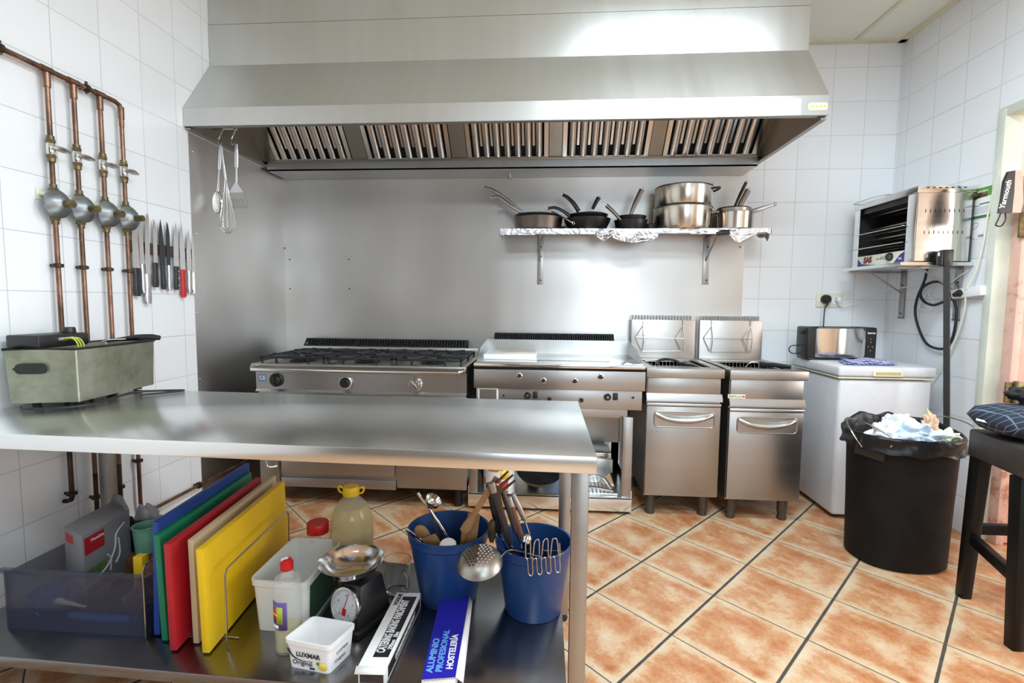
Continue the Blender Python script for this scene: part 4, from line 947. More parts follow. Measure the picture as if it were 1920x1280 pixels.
pot(BZ+.151, .135, 'upper of two stacked steel stock pots on the shelf', False)
cx2 = at(1378, 420, Y=3.55).x
pan('saucepan', 'shallow steel saucepan right of the stock pots, lower one', 'pan', cx2+.006, 3.56, .118, .11, sp_m, group='saucepans at the right end of the shelf', flare=.95, handles=[([S(1408, 397, 3.50), S(1425, 392, 3.48), S(1453, 383, 3.46)], [.012, .013, .007], M_['dull'], .3)])
pan('saucepan', 'saucepan stacked on the right saucepan with grey handle pointing up', 'pan', cx2-.0, 3.58, .112, .065, M_['dull'], z=BZ+.075, group='saucepans at the right end of the shelf', flare=.9, handles=[([S(1380, 397, 3.52), S(1390, 380, 3.52), S(1403, 356, 3.52)], [.010, .016, .017], M_['sooty'], .4)])
pan('saucepan', 'innermost saucepan at the right end with dark upright handle', 'pan', cx2-.0, 3.59, .10, .05, M_['nonstick'], z=BZ+.10, group='saucepans at the right end of the shelf', flare=.9, handles=[([S(1378, 386, 3.56), S(1388, 364, 3.56), S(1399, 342, 3.56)], [.007, .009, .010], M_['pipedark'], .6)])
a = at(1352, 436, Y=3.44); bm = BM()
tube(bm, [(a.x-.03, 3.435, a.z-.008), (a.x+.012, 3.43, a.z), (a.x+.05, 3.435, a.z+.004)], [.012, .017, .016], 10, k=3, flat=.6)
tag(mk('gas_lighter', bm, M_['black']), 'black grip sticking out through the foil at the right of the shelf', 'handle')
# ================================================================== SALAMANDER GRILL ON THE RIGHT WALL
sx0, sx1, sy0, sy1, sz0, sz1 = 2.07, 2.372, 3.045, 3.625, 1.552, 1.975
g = thing('salamander_grill', 'steel wall mounted salamander toaster grill open to the left', 'grill', (2.22, 3.33, sz0))
sidem = steel('salamander_steel', (.74, .73, .72), .16, (1, 1, 60), .3, .08, scratch=.01)
bm = BM(); box(bm, sx0, sx1, sy0, sy0+.0025, sz0, sz1-.035); sd = mk('side_panel', bm, sidem, g)
bm = BM(); box(bm, sx0-.006, sx1+.004, sy0-.006, sy1+.004, sz1-.038, sz1, .002); mk('top_cover', bm, sidem, g)
bm = BM(); box(bm, sx0, sx1, sy1-.003, sy1, sz0, sz1-.035); box(bm, sx1-.004, sx1, sy0, sy1, sz0, sz1-.035); box(bm, sx0, sx1, sy0, sy1, sz0, sz0+.004); mk('casing', bm, M_['dull'], g)
for ya__, yb__ in ((sy0, sy0+.075), (sy1-.055, sy1)):
    bm = BM(); box(bm, sx0-.002, sx0+.004, ya__, yb__, sz0, sz1-.035, .001); mk('front_post', bm, M_['table'], g)
bm = BM()
for z in (sz0+.285, sz0+.165):
    for i in range(9): box(bm, sx0+.045+i*.0255, sx0+.0485+i*.0255, sy0-.0008, sy0+.0002, z-.009, z+.009)
for i in range(7): box(bm, sx0+.04+i*.033, sx0+.053+i*.033, sy0-.0068, sy0-.0055, sz1-.014, sz1-.008)
mk('vent_slots', bm, M_['dark'], sd)
bm = BM(); ins = sx0+.02
box(bm, sx0+.004, sx1-.006, sy0+.004, sy0+.008, sz0+.09, sz1-.04); box(bm, sx0+.004, sx1-.006, sy1-.008, sy1-.004, sz0+.09, sz1-.04); box(bm, sx1-.010, sx1-.005, sy0, sy1, sz0, sz1-.04)
box(bm, ins, sx1-.01, sy0+.005, sy1-.005, sz1-.07, sz1-.04); mk('oven_lining', bm, plain('sooty_lining', (.035, .032, .03), .5, .3, .4, 12), g)
bm = BM(); box(bm, sx0+.002, sx0+.008, sy0+.075, sy1-.055, sz0+.004, sz0+.072); pn = mk('control_panel', bm, M_['cream'], g)
yc = (sy0+sy1)/2
q = T(sx0+.002, sy0+.20, sz0+.045) @ Ry(-PI/2); bm = BM(); lathe(bm, [(.024, 0), (.024, .01), (.018, .022), (0, .022)], M=q, n=24); mk('timer_knob', bm, M_['black'], pn)
viol = plain('violet_print', srgb(70, 52, 130), .5)
bm = BM(); prism(bm, [(sy0+.076, sz0+.006), (sy0+.17, sz0+.006), (sy0+.12, sz0+.05), (sy0+.076, sz0+.07)], 'x', sx0+.0008, sx0+.0018); prism(bm, [(sy1-.057, sz0+.004), (sy1-.30, sz0+.004), (sy1-.17, sz0+.014), (sy1-.10, sz0+.022), (sy1-.057, sz0+.055)], 'x', sx0+.0008, sx0+.0018); mk('violet_swoosh', bm, viol, pn)
text('SAS', .052, fr((sx0+.0004, sy1-.16, sz0+.042), (0, -1, 0), (0, 0, 1)), plain('dark_red_print', srgb(130, 30, 40), .5), pn, 'red_letters', bold=.003)
text('- - -', .03, fr((sx0+.0004, sy1-.27, sz0+.045), (0, -1, 0), (0, 0, 1)), M_['dotblack'], pn, 'print_dashes', bold=.001)
text('HC', .030, fr((sx0+.0004, sy0+.27, sz0+.045), (0, -1, 0), (0, 0, 1)), M_['regu'], pn, 'grey_letters')
text('SAS', .018, fr((sx0+.0004, sy0+.115, sz0+.028), (0, -1, 0), (0, 0, 1)), M_['pwhite'], pn, 'small_letters')
for z, lab in ((sz0+.215, 0), (sz0+.12, 1)):
    bm = BM()
    x0g, x1g = sx0-.015, sx1-.015
    tube(bm, [(x0g, sy0+.08, z), (x0g, sy1-.06, z), (x1g, sy1-.06, z), (x1g, sy0+.08, z)], .003, 6, closed=True)
    for i in range(16): y = sy0+.09+(sy1-sy0-.16)*i/15; tube(bm, [(x0g, y, z), (x1g, y, z)], .0014, 5)
    for k in (.3, .6): tube(bm, [(x0g+(x1g-x0g)*k, sy0+.08, z-.003), (x0g+(x1g-x0g)*k, sy1-.06, z-.003)], .002, 5)
    if lab: tube(bm, [(x0g, sy0+.1, z), (sx0-.05, sy1-.10, z-.004), (sx0-.055, sy1-.03, z-.004), (x0g, sy1-.06, z)], .003, 6)
    mk('grill_rack', bm, M_['wire'], g)
for z in (sz0+.255, sz0+.185, sz0+.345, sz0+.085):
    for k in (.10, .2):
        bm = BM(); cyl(bm, (sx0+k, sy0+.01, z), (sx0+k, sy1-.01, z), .006, n=10); mk('heating_element', bm, M_['dull'], g)
bm = BM(); tube(bm, [(sx0-.03, sy1-.02, sz1+.004), (sx0-.02, sy1-.2, sz1+.012), (sx0+.02, sy1-.33, sz1+.006), (sx0+.18, sy1-.33, sz1+.004)], .0025, 6, k=4); tube(bm, [(sx0-.03, sy1-.02, sz1+.004), (sx0+.15, sy1-.02, sz1+.004)], .0025, 6); mk('top_wire', bm, M_['wire'], g)
bm = BM(); box(bm, sx1-.02, XR-.001, sy0-.004, sy0+.012, sz1-.065, sz1-.045, .002); box(bm, XR-.004, XR-.001, sy0-.06, sy0+.012, sz1-.07, sz1-.042, .001); cyl(bm, (sx1-.005, sy0-.006, sz1-.055), (sx1-.005, sy0, sz1-.055), .006, n=10); mk('fixing_tab', bm, M_['brass'], g)
# the shelf it stands on
w = thing('grill_shelf', 'grey steel bracket shelf under the salamander grill', 'shelf', (2.2, 3.36, 1.55))
bm = BM(); box(bm, 1.995, XR-.002, 3.035, 3.60, 1.530, 1.550, .002); mk('shelf_board', bm, M_['table'], w)
for y in (3.565, 3.105):
    bm = BM(); box(bm, XR-.012, XR-.001, y, y+.045, 1.222, 1.529, .001); box(bm, 2.03, XR-.012, y+.012, y+.033, 1.518, 1.529, .001); br = mk('bracket', bm, M_['door'], w)
    bm = BM(); tube(bm, [(2.17, y+.02, 1.520), (XR-.014, y+.02, 1.385)], .0055, 8); mk('bracket_brace', bm, M_['door'], br)
    bm = BM()
    for z in (1.44, 1.25): cyl(bm, (XR-.0145, y+.02, z), (XR-.0118, y+.02, z), .006, n=10)
    mk('bracket_screws', bm, M_['pipedark'], br); bm = BM(); box(bm, XR-.014, XR-.001, y-.001, y+.046, 1.218, 1.223)
    mk('bracket_end_cap', bm, M_['pipedark'], br)
# posters
def poster(label, P4, cont):
    ys, zt_, zb_ = P4[0], P4[2], P4[3]; ye = P4[1]
    bm = BM(); box(bm, XR-.0012, XR-.0003, ye, ys, zb_, zt_); o = tag(mk('wall_notice', bm, M_['paper']), label, 'notice'); cont(o); return o
grn = plain('green_print', srgb(104, 160, 72), .6); dgrn = plain('dark_green_print', srgb(70, 120, 84), .6); gry = plain('grey_print', srgb(150, 155, 165), .7)
def c1(o):
    bm = BM(); x_ = XR-.0014; prism(bm, [(3.108, 1.958), (2.953, 1.958), (2.953, 1.908), (3.04, 1.902), (3.108, 1.888)], 'x', x_-.0003, x_); mk('green_header', bm, grn, o)
    bm = BM(); box(bm, x_-.0003, x_, 2.953, 3.108, 1.790, 1.806); box(bm, x_-.0003, x_, 2.96, 3.03, 1.865, 1.872); mk('green_band', bm, dgrn, o)
    bm = BM(); box(bm, x_-.0003, x_, 3.03, 3.10, 1.858, 1.864)
    for z in (1.850, 1.842, 1.834, 1.826, 1.818): box(bm, x_-.0003, x_, 2.965, 3.098, z-.0013, z+.0013)
    mk('text_lines', bm, gry, o)
    text('MAPO', .024, fr((x_-.0004, 3.015, 1.932), (0, -1, 0), (0, 0, 1)), M_['pwhite'], o, 'header_letters', bold=.0008)
poster('green and white notice on the wall behind the salamander grill', (3.108, 2.953, 1.958, 1.788), c1)
def c2(o):
    x_ = XR-.0014; bm = BM(); tube(bm, [(x_, 3.085, 1.745), (x_, 3.06, 1.765), (x_, 3.03, 1.765), (x_, 3.04, 1.74), (x_, 3.07, 1.735)], .0014, 5, k=4); mk('outline_sketch', bm, grn, o)
    bm = BM(); box(bm, x_-.0003, x_, 2.985, 3.025, 1.686, 1.700); mk('dark_caption', bm, gry, o)
    text('~ ~', .03, fr((x_-.0004, 3.07, 1.684), (0, -1, 0), (0, 0, 1)), M_['dotblack'], o, 'caption_marks')
poster('smaller cream notice with a green sketch below the green one', (3.100, 2.953, 1.775, 1.678), c2)
# extension strip, cables, pole
w = thing('extension_socket', 'white extension socket strip on the wall right of the pole', 'extension', (2.37, 3.04, 1.39))
bm = BM(); m_ = T(2.368, 3.045, 1.378) @ Rx(-.10); box(bm, -.02, .021, -.115, .10, -.028, .026, .004, M=m_); mk('strip_body', bm, M_['wplast'], w)
bm = BM(); box(bm, -.024, -.0195, .0, .085, -.018, .018, .001, M=m_); mk('sockets', bm, M_['cream'], w)
bm = BM(); tube(bm, [(2.345, 3.02, 1.40), (2.365, 2.99, 1.50), (2.372, 2.965, 1.65), (2.374, 2.955, 1.78), (2.376, 2.93, 1.93), (2.378, 2.905, 2.02)], .005, 8, k=6)
tube(bm, [(2.35, 3.03, 1.385), (2.36, 3.04, 1.30), (2.365, 3.08, 1.15), (2.365, 3.15, 1.0), (2.36, 3.30, .78), (2.36, 3.36, .70)], .005, 8, k=6)
mk('cream_cable', bm, M_['cream'], w)
bm = BM()
P = [at(1580+a_/4.268, 320+b_/4.268, X=2.365) for a_, b_ in ((678, 770), (655, 880), (600, 1010), (580, 1130), (612, 1270), (680, 1390), (800, 1425), (870, 1360), (905, 1220), (905, 1080), (880, 960), (840, 900), (760, 890), (680, 930), (655, 990), (690, 1050), (760, 1075), (840, 1050), (900, 1010), (935, 985))]
P = [Vector((2.34 if 9 < i < 18 else 2.365, p.y, p.z)) for i, p in enumerate(P)]
tube(bm, P, .0078, 10, k=6)
q = P[-1]; cyl(bm, (2.345, q.y+.01, q.z-.006), (2.342, q.y-.03, q.z+.004), .012, .02, n=16); cyl(bm, (2.342, q.y-.03, q.z+.004), (2.342, q.y-.045, q.z+.006), .021, .014, n=16)
tag(mk('power_cable', bm, M_['rubber']), 'thick black power cable looped below the salamander grill', 'cable')
bm = BM(); P = [at(1580+a_/4.268, 320+b_/4.268, X=2.372) for a_, b_ in ((820, 920), (760, 900), (690, 980), (730, 1060), (700, 1120), (640, 1110), (612, 1090), (650, 1010), (720, 930), (800, 930), (870, 890), (1000, 795))]
tube(bm, P, .0035, 8, k=6); tag(mk('white_cable', bm, M_['wplast']), 'thin white cable looped behind the black pole', 'cable')
# black squeegee/broom pole leaning in the corner
a = at(1775, 468, X=2.21); b = at(1775, 775, X=2.21)
ya, yb_ = a.y, b.y; sl = (ya-yb_)/(a.z-b.z); y0 = yb_-sl*b.z
w = thing('mop_pole', 'tall black pole leaning on the grill shelf behind the bin', 'pole', (2.21, y0, 0))
bm = BM(); v0 = Vector((2.21, y0, .0)); v1 = Vector((2.21, ya, a.z)); d = (v1-v0)
tube(bm, [v0, v0+d*.55, v0+d*.96], .0185, 4); mk('pole_shaft', bm, M_['rubber'], w)
bm = BM(); pz = a.z; box(bm, 2.185, 2.235, ya-.020, ya+.022, pz-.09, pz, .003); box(bm, 2.172, 2.186, ya-.016, ya+.018, pz-.085, pz-.012, .002); hd = mk('pole_cap', bm, M_['black'], w)
bm = BM(); box(bm, 2.1705, 2.1725, ya-.006, ya+.008, pz-.035, pz-.016); mk('cap_sticker', bm, M_['paper'], hd)
# ================================================================== WASTE BIN
cbx, cby = 1.806, 2.655
w = thing('waste_bin', 'tall black waste bin with bin liner full of rubbish', 'bin', (cbx, cby, 0))
bm = BM(); Zr = .665
prof = [(0, .004), (.205, .004), (.215, .015), (.222, .3), (.232, .60), (.240, Zr-.02), (.246, Zr), (.238, Zr), (.23, Zr-.02), (.212, .05), (0, .04)]
lathe(bm, prof, (cbx, cby, 0), 64, sx=1.0, sy=.86, pw=.86); mk('bin_body', bm, plain('bin_black', (.010, .0095, .010), .55, 0, .3, 8, .1, 40, spec=.14), w)
s = N('bin_liner_plastic'); s.set(col=(.008, .008, .009), rough=.36, spec=.35); s.bump(s.noise(28, 4), .7, .006); lin = s.m
bm = BM()
def lf_(u, v):
    a = 2*PI*u; ca, sa = math.cos(a), math.sin(a); pw = .86
    ca = math.copysign(abs(ca)**pw, ca); sa = math.copysign(abs(sa)**pw, sa)
    t = v
    back = max(0, math.sin(a+.35)); crest = .032*back+.035*back*abs(nz((ca*2.2, sa*2.2, 1), 1.2, 4))*2
    wr = .006*nz((ca*7, sa*7, v*3))
    if t < .35: k = t/.35; r = .205+.03*k; z = Zr-.12+(.12+crest)*k
    elif t < .5: k = (t-.35)/.15; r = .235+.018*k; z = Zr+crest-.0*k+.004*math.sin(k*PI)
    else: k = (t-.5)/.5; r = .253+.004*math.sin(k*6+a*5)+.003*k; z = Zr+crest-(.075+crest+.018*nz((ca*3, sa*3, 8)))*k
    r += wr*(.4+v)
    return (cbx+r*ca, cby+r*.86*sa, z+.004*nz((ca*9, sa*9, v*4)))
grid(bm, lf_, 120, 22, closeu=True); mk('bin_liner', bm, lin, w, ang=180)
bm = BM(); pb = at(1597, 822, Y=2.60)
hexa(bm, [(1.548, 2.60, .56), (1.625, 2.505, .545), (1.628, 2.50, .548), (1.552, 2.59, .562), (1.553, 2.60, .64), (1.63, 2.50, .63), (1.634, 2.495, .63), (1.557, 2.592, .64)]); mk('side_grip', bm, M_['black'], w)
bm = BM()
tube(bm, [(1.56, 2.56, .60), (1.535, 2.60, .66), (1.55, 2.68, .715), (1.60, 2.58, .71), (1.655, 2.49, .66), (1.64, 2.48, .625)], .0035, 6, k=5)
mk('wire_handle', bm, M_['wire'], w); bm = BM()
tube(bm, [(2.045, 2.76, .64), (2.0, 2.80, .70), (2.06, 2.72, .73), (2.10, 2.60, .71), (2.06, 2.56, .66)], .0035, 6, k=5)
mk('wire_handle', bm, M_['wire'], w)
def rubbish(name, label, c, rx, ry, rz_, m, amp, sc, o, rot=(0, 0, 0)):
    bm = BM(); lump(bm, c, rx, ry, rz_, amp, sc, o, 5, M=Rz(rot[2]) @ Ry(rot[1]) @ Rx(rot[0])); return tag(mk(name, bm, m, ang=26), label, 'rubbish', 'rubbish in the waste bin')
tis = plain('tissue_white', srgb(242, 243, 246), .7, var=.03); tis2 = plain('pale_blue_plastic', srgb(206, 222, 240), .45, var=.05); tis3 = plain('beige_wrapper', srgb(222, 190, 160), .6, var=.1); tis4 = plain('pale_green_film', srgb(220, 226, 204), .5, var=.06)
rubbish('crumpled_tissue', 'crumpled white tissue at the left of the bin', (1.690, 2.60, .655), .075, .06, .068, tis, .38, 1.7, 1, (0, .5, 0))
rubbish('crumpled_bag', 'pale blue plastic bag crumpled in the middle of the bin', (1.815, 2.58, .655), .118, .078, .076, tis2, .36, 1.8, 7, (0, .1, 0))
rubbish('crumpled_tissue', 'white tissue behind the pale blue bag in the bin', (1.79, 2.665, .69), .09, .05, .062, tis, .4, 1.8, 12)
rubbish('torn_wrapper', 'beige wrapper standing up at the right of the bin', (1.925, 2.62, .675), .032, .025, .10, tis3, .45, 1.8, 3, (0, -.25, 0))
rubbish('plastic_film', 'pale green plastic film at the right edge of the bin', (1.955, 2.575, .645), .07, .06, .042, tis4, .5, 2.5, 5)
# ================================================================== CHAIR AT THE RIGHT EDGE
w = thing('bar_chair', 'black painted wooden high stool at the right edge', 'stool', (2.05, 2.1, 0))
for (bx_, by_, tx_, ty_) in ((1.875, 2.30, 1.865, 2.255), (1.79, 1.955, 1.80, 1.99), (2.25, 2.30, 2.24, 2.255), (2.17, 1.955, 2.19, 1.99)):
    bm = BM(); e = .021; f_ = .027
    hexa(bm, [(bx_-e, by_-e, 0), (bx_+e, by_-e, 0), (bx_+e, by_+e, 0), (bx_-e, by_+e, 0), (tx_-f_, ty_-f_, .66), (tx_+f_, ty_-f_, .66), (tx_+f_, ty_+f_, .66), (tx_-f_, ty_+f_, .66)], .004); mk('leg', bm, M_['chair'], w)
def bar(a, b, hh=.016, hv=.022):
    a, b = Vector(a), Vector(b); d = (b-a).normalized(); u = Vector((0, 0, 1)).cross(d).normalized(); up = Vector((0, 0, 1))
    bm = BM(); hexa(bm, [a-u*hh-up*hv, a+u*hh-up*hv, a+u*hh+up*hv, a-u*hh+up*hv, b-u*hh-up*hv, b+u*hh-up*hv, b+u*hh+up*hv, b-u*hh+up*hv], .003); mk('stretcher', bm, M_['chair'], w)
bar((1.869, 2.27, .285), (1.80, 1.975, .262)); bar((1.87, 2.285, .325), (2.25, 2.285, .325))
seat_m = plain('seat_brown', (.045, .036, .033), .5, 0, .3, 10)
bm = BM(); hexa(bm, [(1.83, 2.285, .655), (1.765, 1.95, .66), (2.20, 1.93, .66), (2.26, 2.285, .655), (1.83, 2.285, .772), (1.765, 1.95, .775), (2.20, 1.93, .775), (2.26, 2.285, .772)], .010); mk('seat_frame', bm, seat_m, w)
s = N('navy_checked_cloth'); sp = s.n('ShaderNodeSeparateXYZ'); s.l(s.tc.outputs['Object'], sp.inputs[0])
def ln(o, f=30.): a_ = s.math('FRACT', s.math('MULTIPLY', o, f)); return s.mr(s.math('MINIMUM', a_, s.math('SUBTRACT', 1., a_)), .035, .065, 1, 0)
dist = s.math('ADD', sp.outputs[0], s.math('MULTIPLY', s.noise(3, 2), .03)); k = s.math('MAXIMUM', ln(dist), ln(s.math('ADD', s.math('ADD', sp.outputs[1], sp.outputs[2]), s.math('MULTIPLY', s.noise(3, 2), .04))))
s.set(col=s.mix(k, s.mix(s.noise(12, 3), (.012, .018, .03), (.03, .04, .06)), (.16, .20, .27)), rough=.9); s.bump(s.noise(22, 3), .3, .003)
bm = BM(); lathe(bm, [(0, -.5), (.5, -.46), (.85, -.3), (1, 0), (.9, .28), (.6, .46), (0, .52)], M=T(1.985, 2.12, .838) @ Rz(-.1) @ Matrix.Diagonal((.222, .18, .135, 1)), n=56, pw=.62)
for v in bm.verts: v.co += Vector((.006*nz(v.co*9), .006*nz(v.co*9, 1, 4), .008*nz(v.co*7, 1, 9)))
cu_ = tag(mk('seat_cushion', bm, s.m, ang=180), 'navy checked cloth cushion lying on the black stool', 'cushion')
bm = BM(); a = at(1824, 783, Y=2.18); hexa(bm, [(a.x-.012, 2.148, a.z-.004), (a.x+.018, 2.115, a.z-.010), (a.x+.019, 2.118, a.z-.004), (a.x-.011, 2.151, a.z+.003), (a.x-.012, 2.147, a.z-.002), (a.x+.018, 2.113, a.z-.008), (a.x+.019, 2.117, a.z-.002), (a.x-.011, 2.150, a.z+.005)]); mk('cushion_tag', bm, M_['paper'], cu_)
a = at(1902, 745, Y=2.16); bm = BM(); lump(bm, (a.x+.035, 2.16, a.z+.012), .06, .05, .030, .3, 1.5, 3, 4)
for v in bm.verts: v.co.z = max(v.co.z, .905) 
lump(bm, (a.x+.06, 2.16, .91), .035, .03, .05, .2, 1.5, 6, 3)
tag(mk('black_cloth', bm, plain('black_cloth', (.014, .014, .016), .8, 0, .3, 20, .3), ang=180), 'black bundled cloth resting on the navy cushion', 'cloth')
# knife sheath hanging at the door leaf
a = at(1885, 322, Y=2.83); b = at(1868, 400, Y=2.83)
w = thing('cloth_sheath', 'black and pale cloth sheath with white script hung on the door edge', 'sheath', (2.43, 2.83, 1.9))
def Qp(px, py, Y=2.815): p = at(px, py, Y=Y); return (p.x, p.z)
out = [Qp(*p) for p in ((1889, 322), (1901, 320), (1899, 360), (1895, 399), (1871, 400), (1876, 375), (1881, 340))]
bm = BM(); prism(bm, out, 'y', 2.806, 2.822); bk = mk('black_side', bm, M_['black'], w)
out2 = [Qp(*p) for p in ((1901, 320), (1912, 320), (1914, 326), (1916, 380), (1911, 399), (1895, 399), (1899, 360))]
bm = BM(); prism(bm, out2, 'y', 2.806, 2.822); mk('pale_side', bm, M_['pink'], w)
p = at(1886, 364, Y=2.805); text('Yarmouth', .036, fr((p.x, 2.8055, p.z), (.17, 0, 1), (-1, 0, .17)), M_['pwhite'], bk, 'script_letters', bold=.0009)
bm = BM(); tube(bm, [(*Qp(1876, 398)[:1], 2.812, Qp(1876, 398)[1]), (Qp(1869, 415)[0], 2.812, Qp(1869, 415)[1]), (Qp(1866, 422)[0], 2.812, Qp(1866, 422)[1]), (Qp(1876, 424)[0], 2.812, Qp(1876, 424)[1]), (Qp(1884, 412)[0], 2.812, Qp(1884, 412)[1]), (Qp(1884, 399)[0], 2.812, Qp(1884, 399)[1])], .0035, 6, k=5); mk('wire_loop', bm, M_['black'], w)
# ================================================================== THINGS ON THE LOWER SHELF
Z0 = SHZ+.0006
def Sh(px, py, z=Z0): return at(px, py, Z=z)
# cutting boards in their rack
boards = [((379, 394, 1224), (366, 381, 1030), 'yellow', 'yellow plastic cutting board, foremost in the wire rack', .60, .024),
          ((362, 376, 1206), (351, 366, 1012), 'beige', 'beige plastic cutting board between the yellow and the red one', .60, .020),
          ((318, 332, 1219), (306, 320, 1020), 'red', 'red plastic cutting board in the wire rack', .60, .024),
          ((303, 317, 1201), (287, 301, 1003), 'green', 'green plastic cutting board in the wire rack', .60, .022),
          ((288, 301, 1190), (285, 299, 978), 'blue', 'blue plastic cutting board, hindmost in the wire rack', .60, .022)]
dirv = Vector((-.062, .60, 0)).normalized()
for (bl, br_, by_), (tl, tr, ty_), cn, lab, L, th in boards:
    b = Sh(bl, by_, Z0+.006); Yf = b.y; t_ = at(tl, ty_, Y=Yf)
    w_ = th; p = [Vector((b.x, Yf, Z0+.006)), Vector((b.x+w_, Yf, Z0+.006))]; q = [Vector((t_.x, Yf, t_.z)), Vector((t_.x+w_, Yf, t_.z))]
    bm = BM(); hexa(bm, [p[0], p[1], p[1]+dirv*L, p[0]+dirv*L, q[0], q[1], q[1]+dirv*L, q[0]+dirv*L], .003)
    tag(mk('cutting_board', bm, M_[cn]), lab, 'cutting board', 'cutting boards in the wire rack')
w = thing('board_rack', 'thin wire rack holding the five coloured cutting boards', 'rack', (-1.12, 1.7, SHZ))
def hoop(x0_, y0_, x1_, y1_, zt_): 
    bm = BM(); tube(bm, [(x0_, y0_, Z0+.004), (x0_, y0_, zt_-.02), (x0_, y0_+.008, zt_-.004), (x0_, y0_+.025, zt_)]+[(x1_, y1_-.025, zt_), (x1_, y1_-.006, zt_-.004), (x1_, y1_, zt_-.02), (x1_, y1_, Z0+.004)], .0032, 8); mk('wire_hoop', bm, M_['wire'], w)
hoop(-1.004, 1.445, -1.04, 1.90, .455); hoop(-1.2985, 1.47, -1.345, 1.92, .44)
bm = BM()
for y in (1.50, 1.88): tube(bm, [(-1.27-(y-1.5)*.09, y, Z0+.003), (-1.0-(y-1.5)*.09, y, Z0+.003)], .003, 6)
mk('base_wires', bm, M_['wire'], w)
# translucent drawer with its content
s = N('smoky_blue_plastic'); s.set(col=srgb(56, 60, 82), rough=.14, alpha=.46); mdr = s.m
w = thing('storage_crate', 'smoky blue translucent plastic crate at the left of the lower shelf', 'storage box', (-1.55, 1.65, SHZ))
a, b = Sh(20, 1180), Sh(276, 1197)
X0_, X1_, Yd0, Yd1, Zd = -1.80, -1.312, 1.478, 1.90, .395
bm = BM(); tk = .003
box(bm, X0_, X1_, Yd0, Yd0+tk, Z0, Zd); box(bm, X0_, X1_, Yd1-tk, Yd1, Z0, Zd-.01); box(bm, X0_, X0_+tk, Yd0+tk, Yd1-tk, Z0, Zd-.01); box(bm, X1_-tk, X1_, Yd0+tk, Yd1-tk, Z0, Zd-.01); box(bm, X0_+tk, X1_-tk, Yd0+tk, Yd1-tk, Z0, Z0+tk)
mk('crate_tray', bm, mdr, w)
bm = BM(); box(bm, X0_-.004, X1_+.004, Yd0-.010, Yd0+.003, Zd-.006, Zd+.012, .003); mk('crate_lip', bm, mdr, w)
cb_ = plain('blue_grip', srgb(70, 108, 196), .4)
bm = BM(); tube(bm, [(-1.60, Yd0+.03, .232), (-1.47, Yd0+.03, .228), (-1.385, Yd0+.03, .232)], [.012, .014, .010], 10, k=3); tag(mk('scoop', bm, cb_), 'blue handled tool lying in the smoky crate', 'tool')
bm = BM(); tube(bm, [(-1.74, Yd0+.05, .215), (-1.70, Yd0+.07, .245), (-1.66, Yd0+.05, .265), (-1.56, Yd0+.05, .25)], [.012, .020, .014, .005], 10, k=3); tag(mk('ladle', bm, M_['chrome']), 'shiny steel ladle lying in the smoky crate', 'ladle')
bm = BM(); lump(bm, (-1.735, 1.56, .258), .05, .055, .045, .3, 1.5, 4, 4); tag(mk('blue_cloth', bm, plain('deep_blue_cloth', srgb(30, 44, 130), .7, 0, .3, 14), ang=180), 'deep blue cloth in the left of the smoky crate', 'cloth')
bm = BM(); lump(bm, (-1.395, 1.66, .27), .07, .12, .075, .35, 1.8, 8, 4); tag(mk('brown_bag', bm, plain('reddish_brown_bag', srgb(132, 92, 78), .55, 0, .4, 25)), 'reddish brown bag at the right side of the smoky crate', 'bag')
# cardboard box of a kitchen appliance standing in the drawer
cg = plain('grey_carton', srgb(132, 132, 136), .6, 0, .08, 5)
C0, C1, C2 = Vector((-1.762, 1.655, 0)), Vector((-1.620, 1.585, 0)), Vector((-1.643, 1.81, 0)); C3 = C0+C2-C1
zb_, zt_ = Z0+.0035, .468
w = thing('appliance_carton', 'grey appliance carton with red label standing in the smoky crate', 'box', ((C0+C2)/2*1))
bm = BM(); hexa(bm, [(*C0.xy, zb_), (*C1.xy, zb_), (*C2.xy, zb_), (*C3.xy, zb_), (*C0.xy, zt_), (*C1.xy, zt_), (*C2.xy, zt_), (*C3.xy, zt_)], .002); mk('carton', bm, cg, w)
bm = BM(); m0, m1 = (C0+C3)/2, (C1+C2)/2
v = [bm.verts.new(p_) for p_ in ((*(C3*.0+C3).xy, zt_+.001), (*C2.xy, zt_+.001), (*(C2+(C3-C2)*.35).xy, zt_+.045), (*(C3+(C2-C3)*.2).xy, zt_+.045))]; bm.faces.new(v); mk('open_flap', bm, cg, w, solid=.002)
def onface(P, Q, u0, u1, z0_, z1_, m, name, par, d=.0012):
    n_ = (Q-P).normalized().cross(Vector((0, 0, 1))); a_ = P+(Q-P)*u0+n_*d; b_ = P+(Q-P)*u1+n_*d; e_ = n_*(-.0008)
    bm = BM(); hexa(bm, [(*a_.xy, z0_), (*b_.xy, z0_), (*(b_+e_).xy, z0_), (*(a_+e_).xy, z0_), (*a_.xy, z1_), (*b_.xy, z1_), (*(b_+e_).xy, z1_), (*(a_+e_).xy, z1_)]); return mk(name, bm, m, par)
rl = plain('red_label', srgb(190, 30, 40), .5)
l1 = onface(C1, C2, .03, .42, zt_-.075, zt_-.012, rl, 'red_label', w); onface(C0, C1, .1, .48, zt_-.05, zt_-.018, rl, 'red_label', w)
onface(C1, C2, .04, .45, .30, .335, plain('green_patch', srgb(90, 130, 70), .6), 'green_print', w); onface(C1, C2, .06, .5, .245, .27, plain('meat_print', srgb(110, 34, 36), .6), 'food_print', w); onface(C0, C1, .1, .9, .262, .282, plain('meat_print2', srgb(150, 70, 60), .6), 'food_print', w)
onface(C1, C2, .5, .95, .205, .235, plain('meat_print3', srgb(120, 30, 34), .6), 'food_print', w)
n_ = (C2-C1).normalized().cross(Vector((0, 0, 1))); pc_ = C1+(C2-C1)*.28+n_*.0022
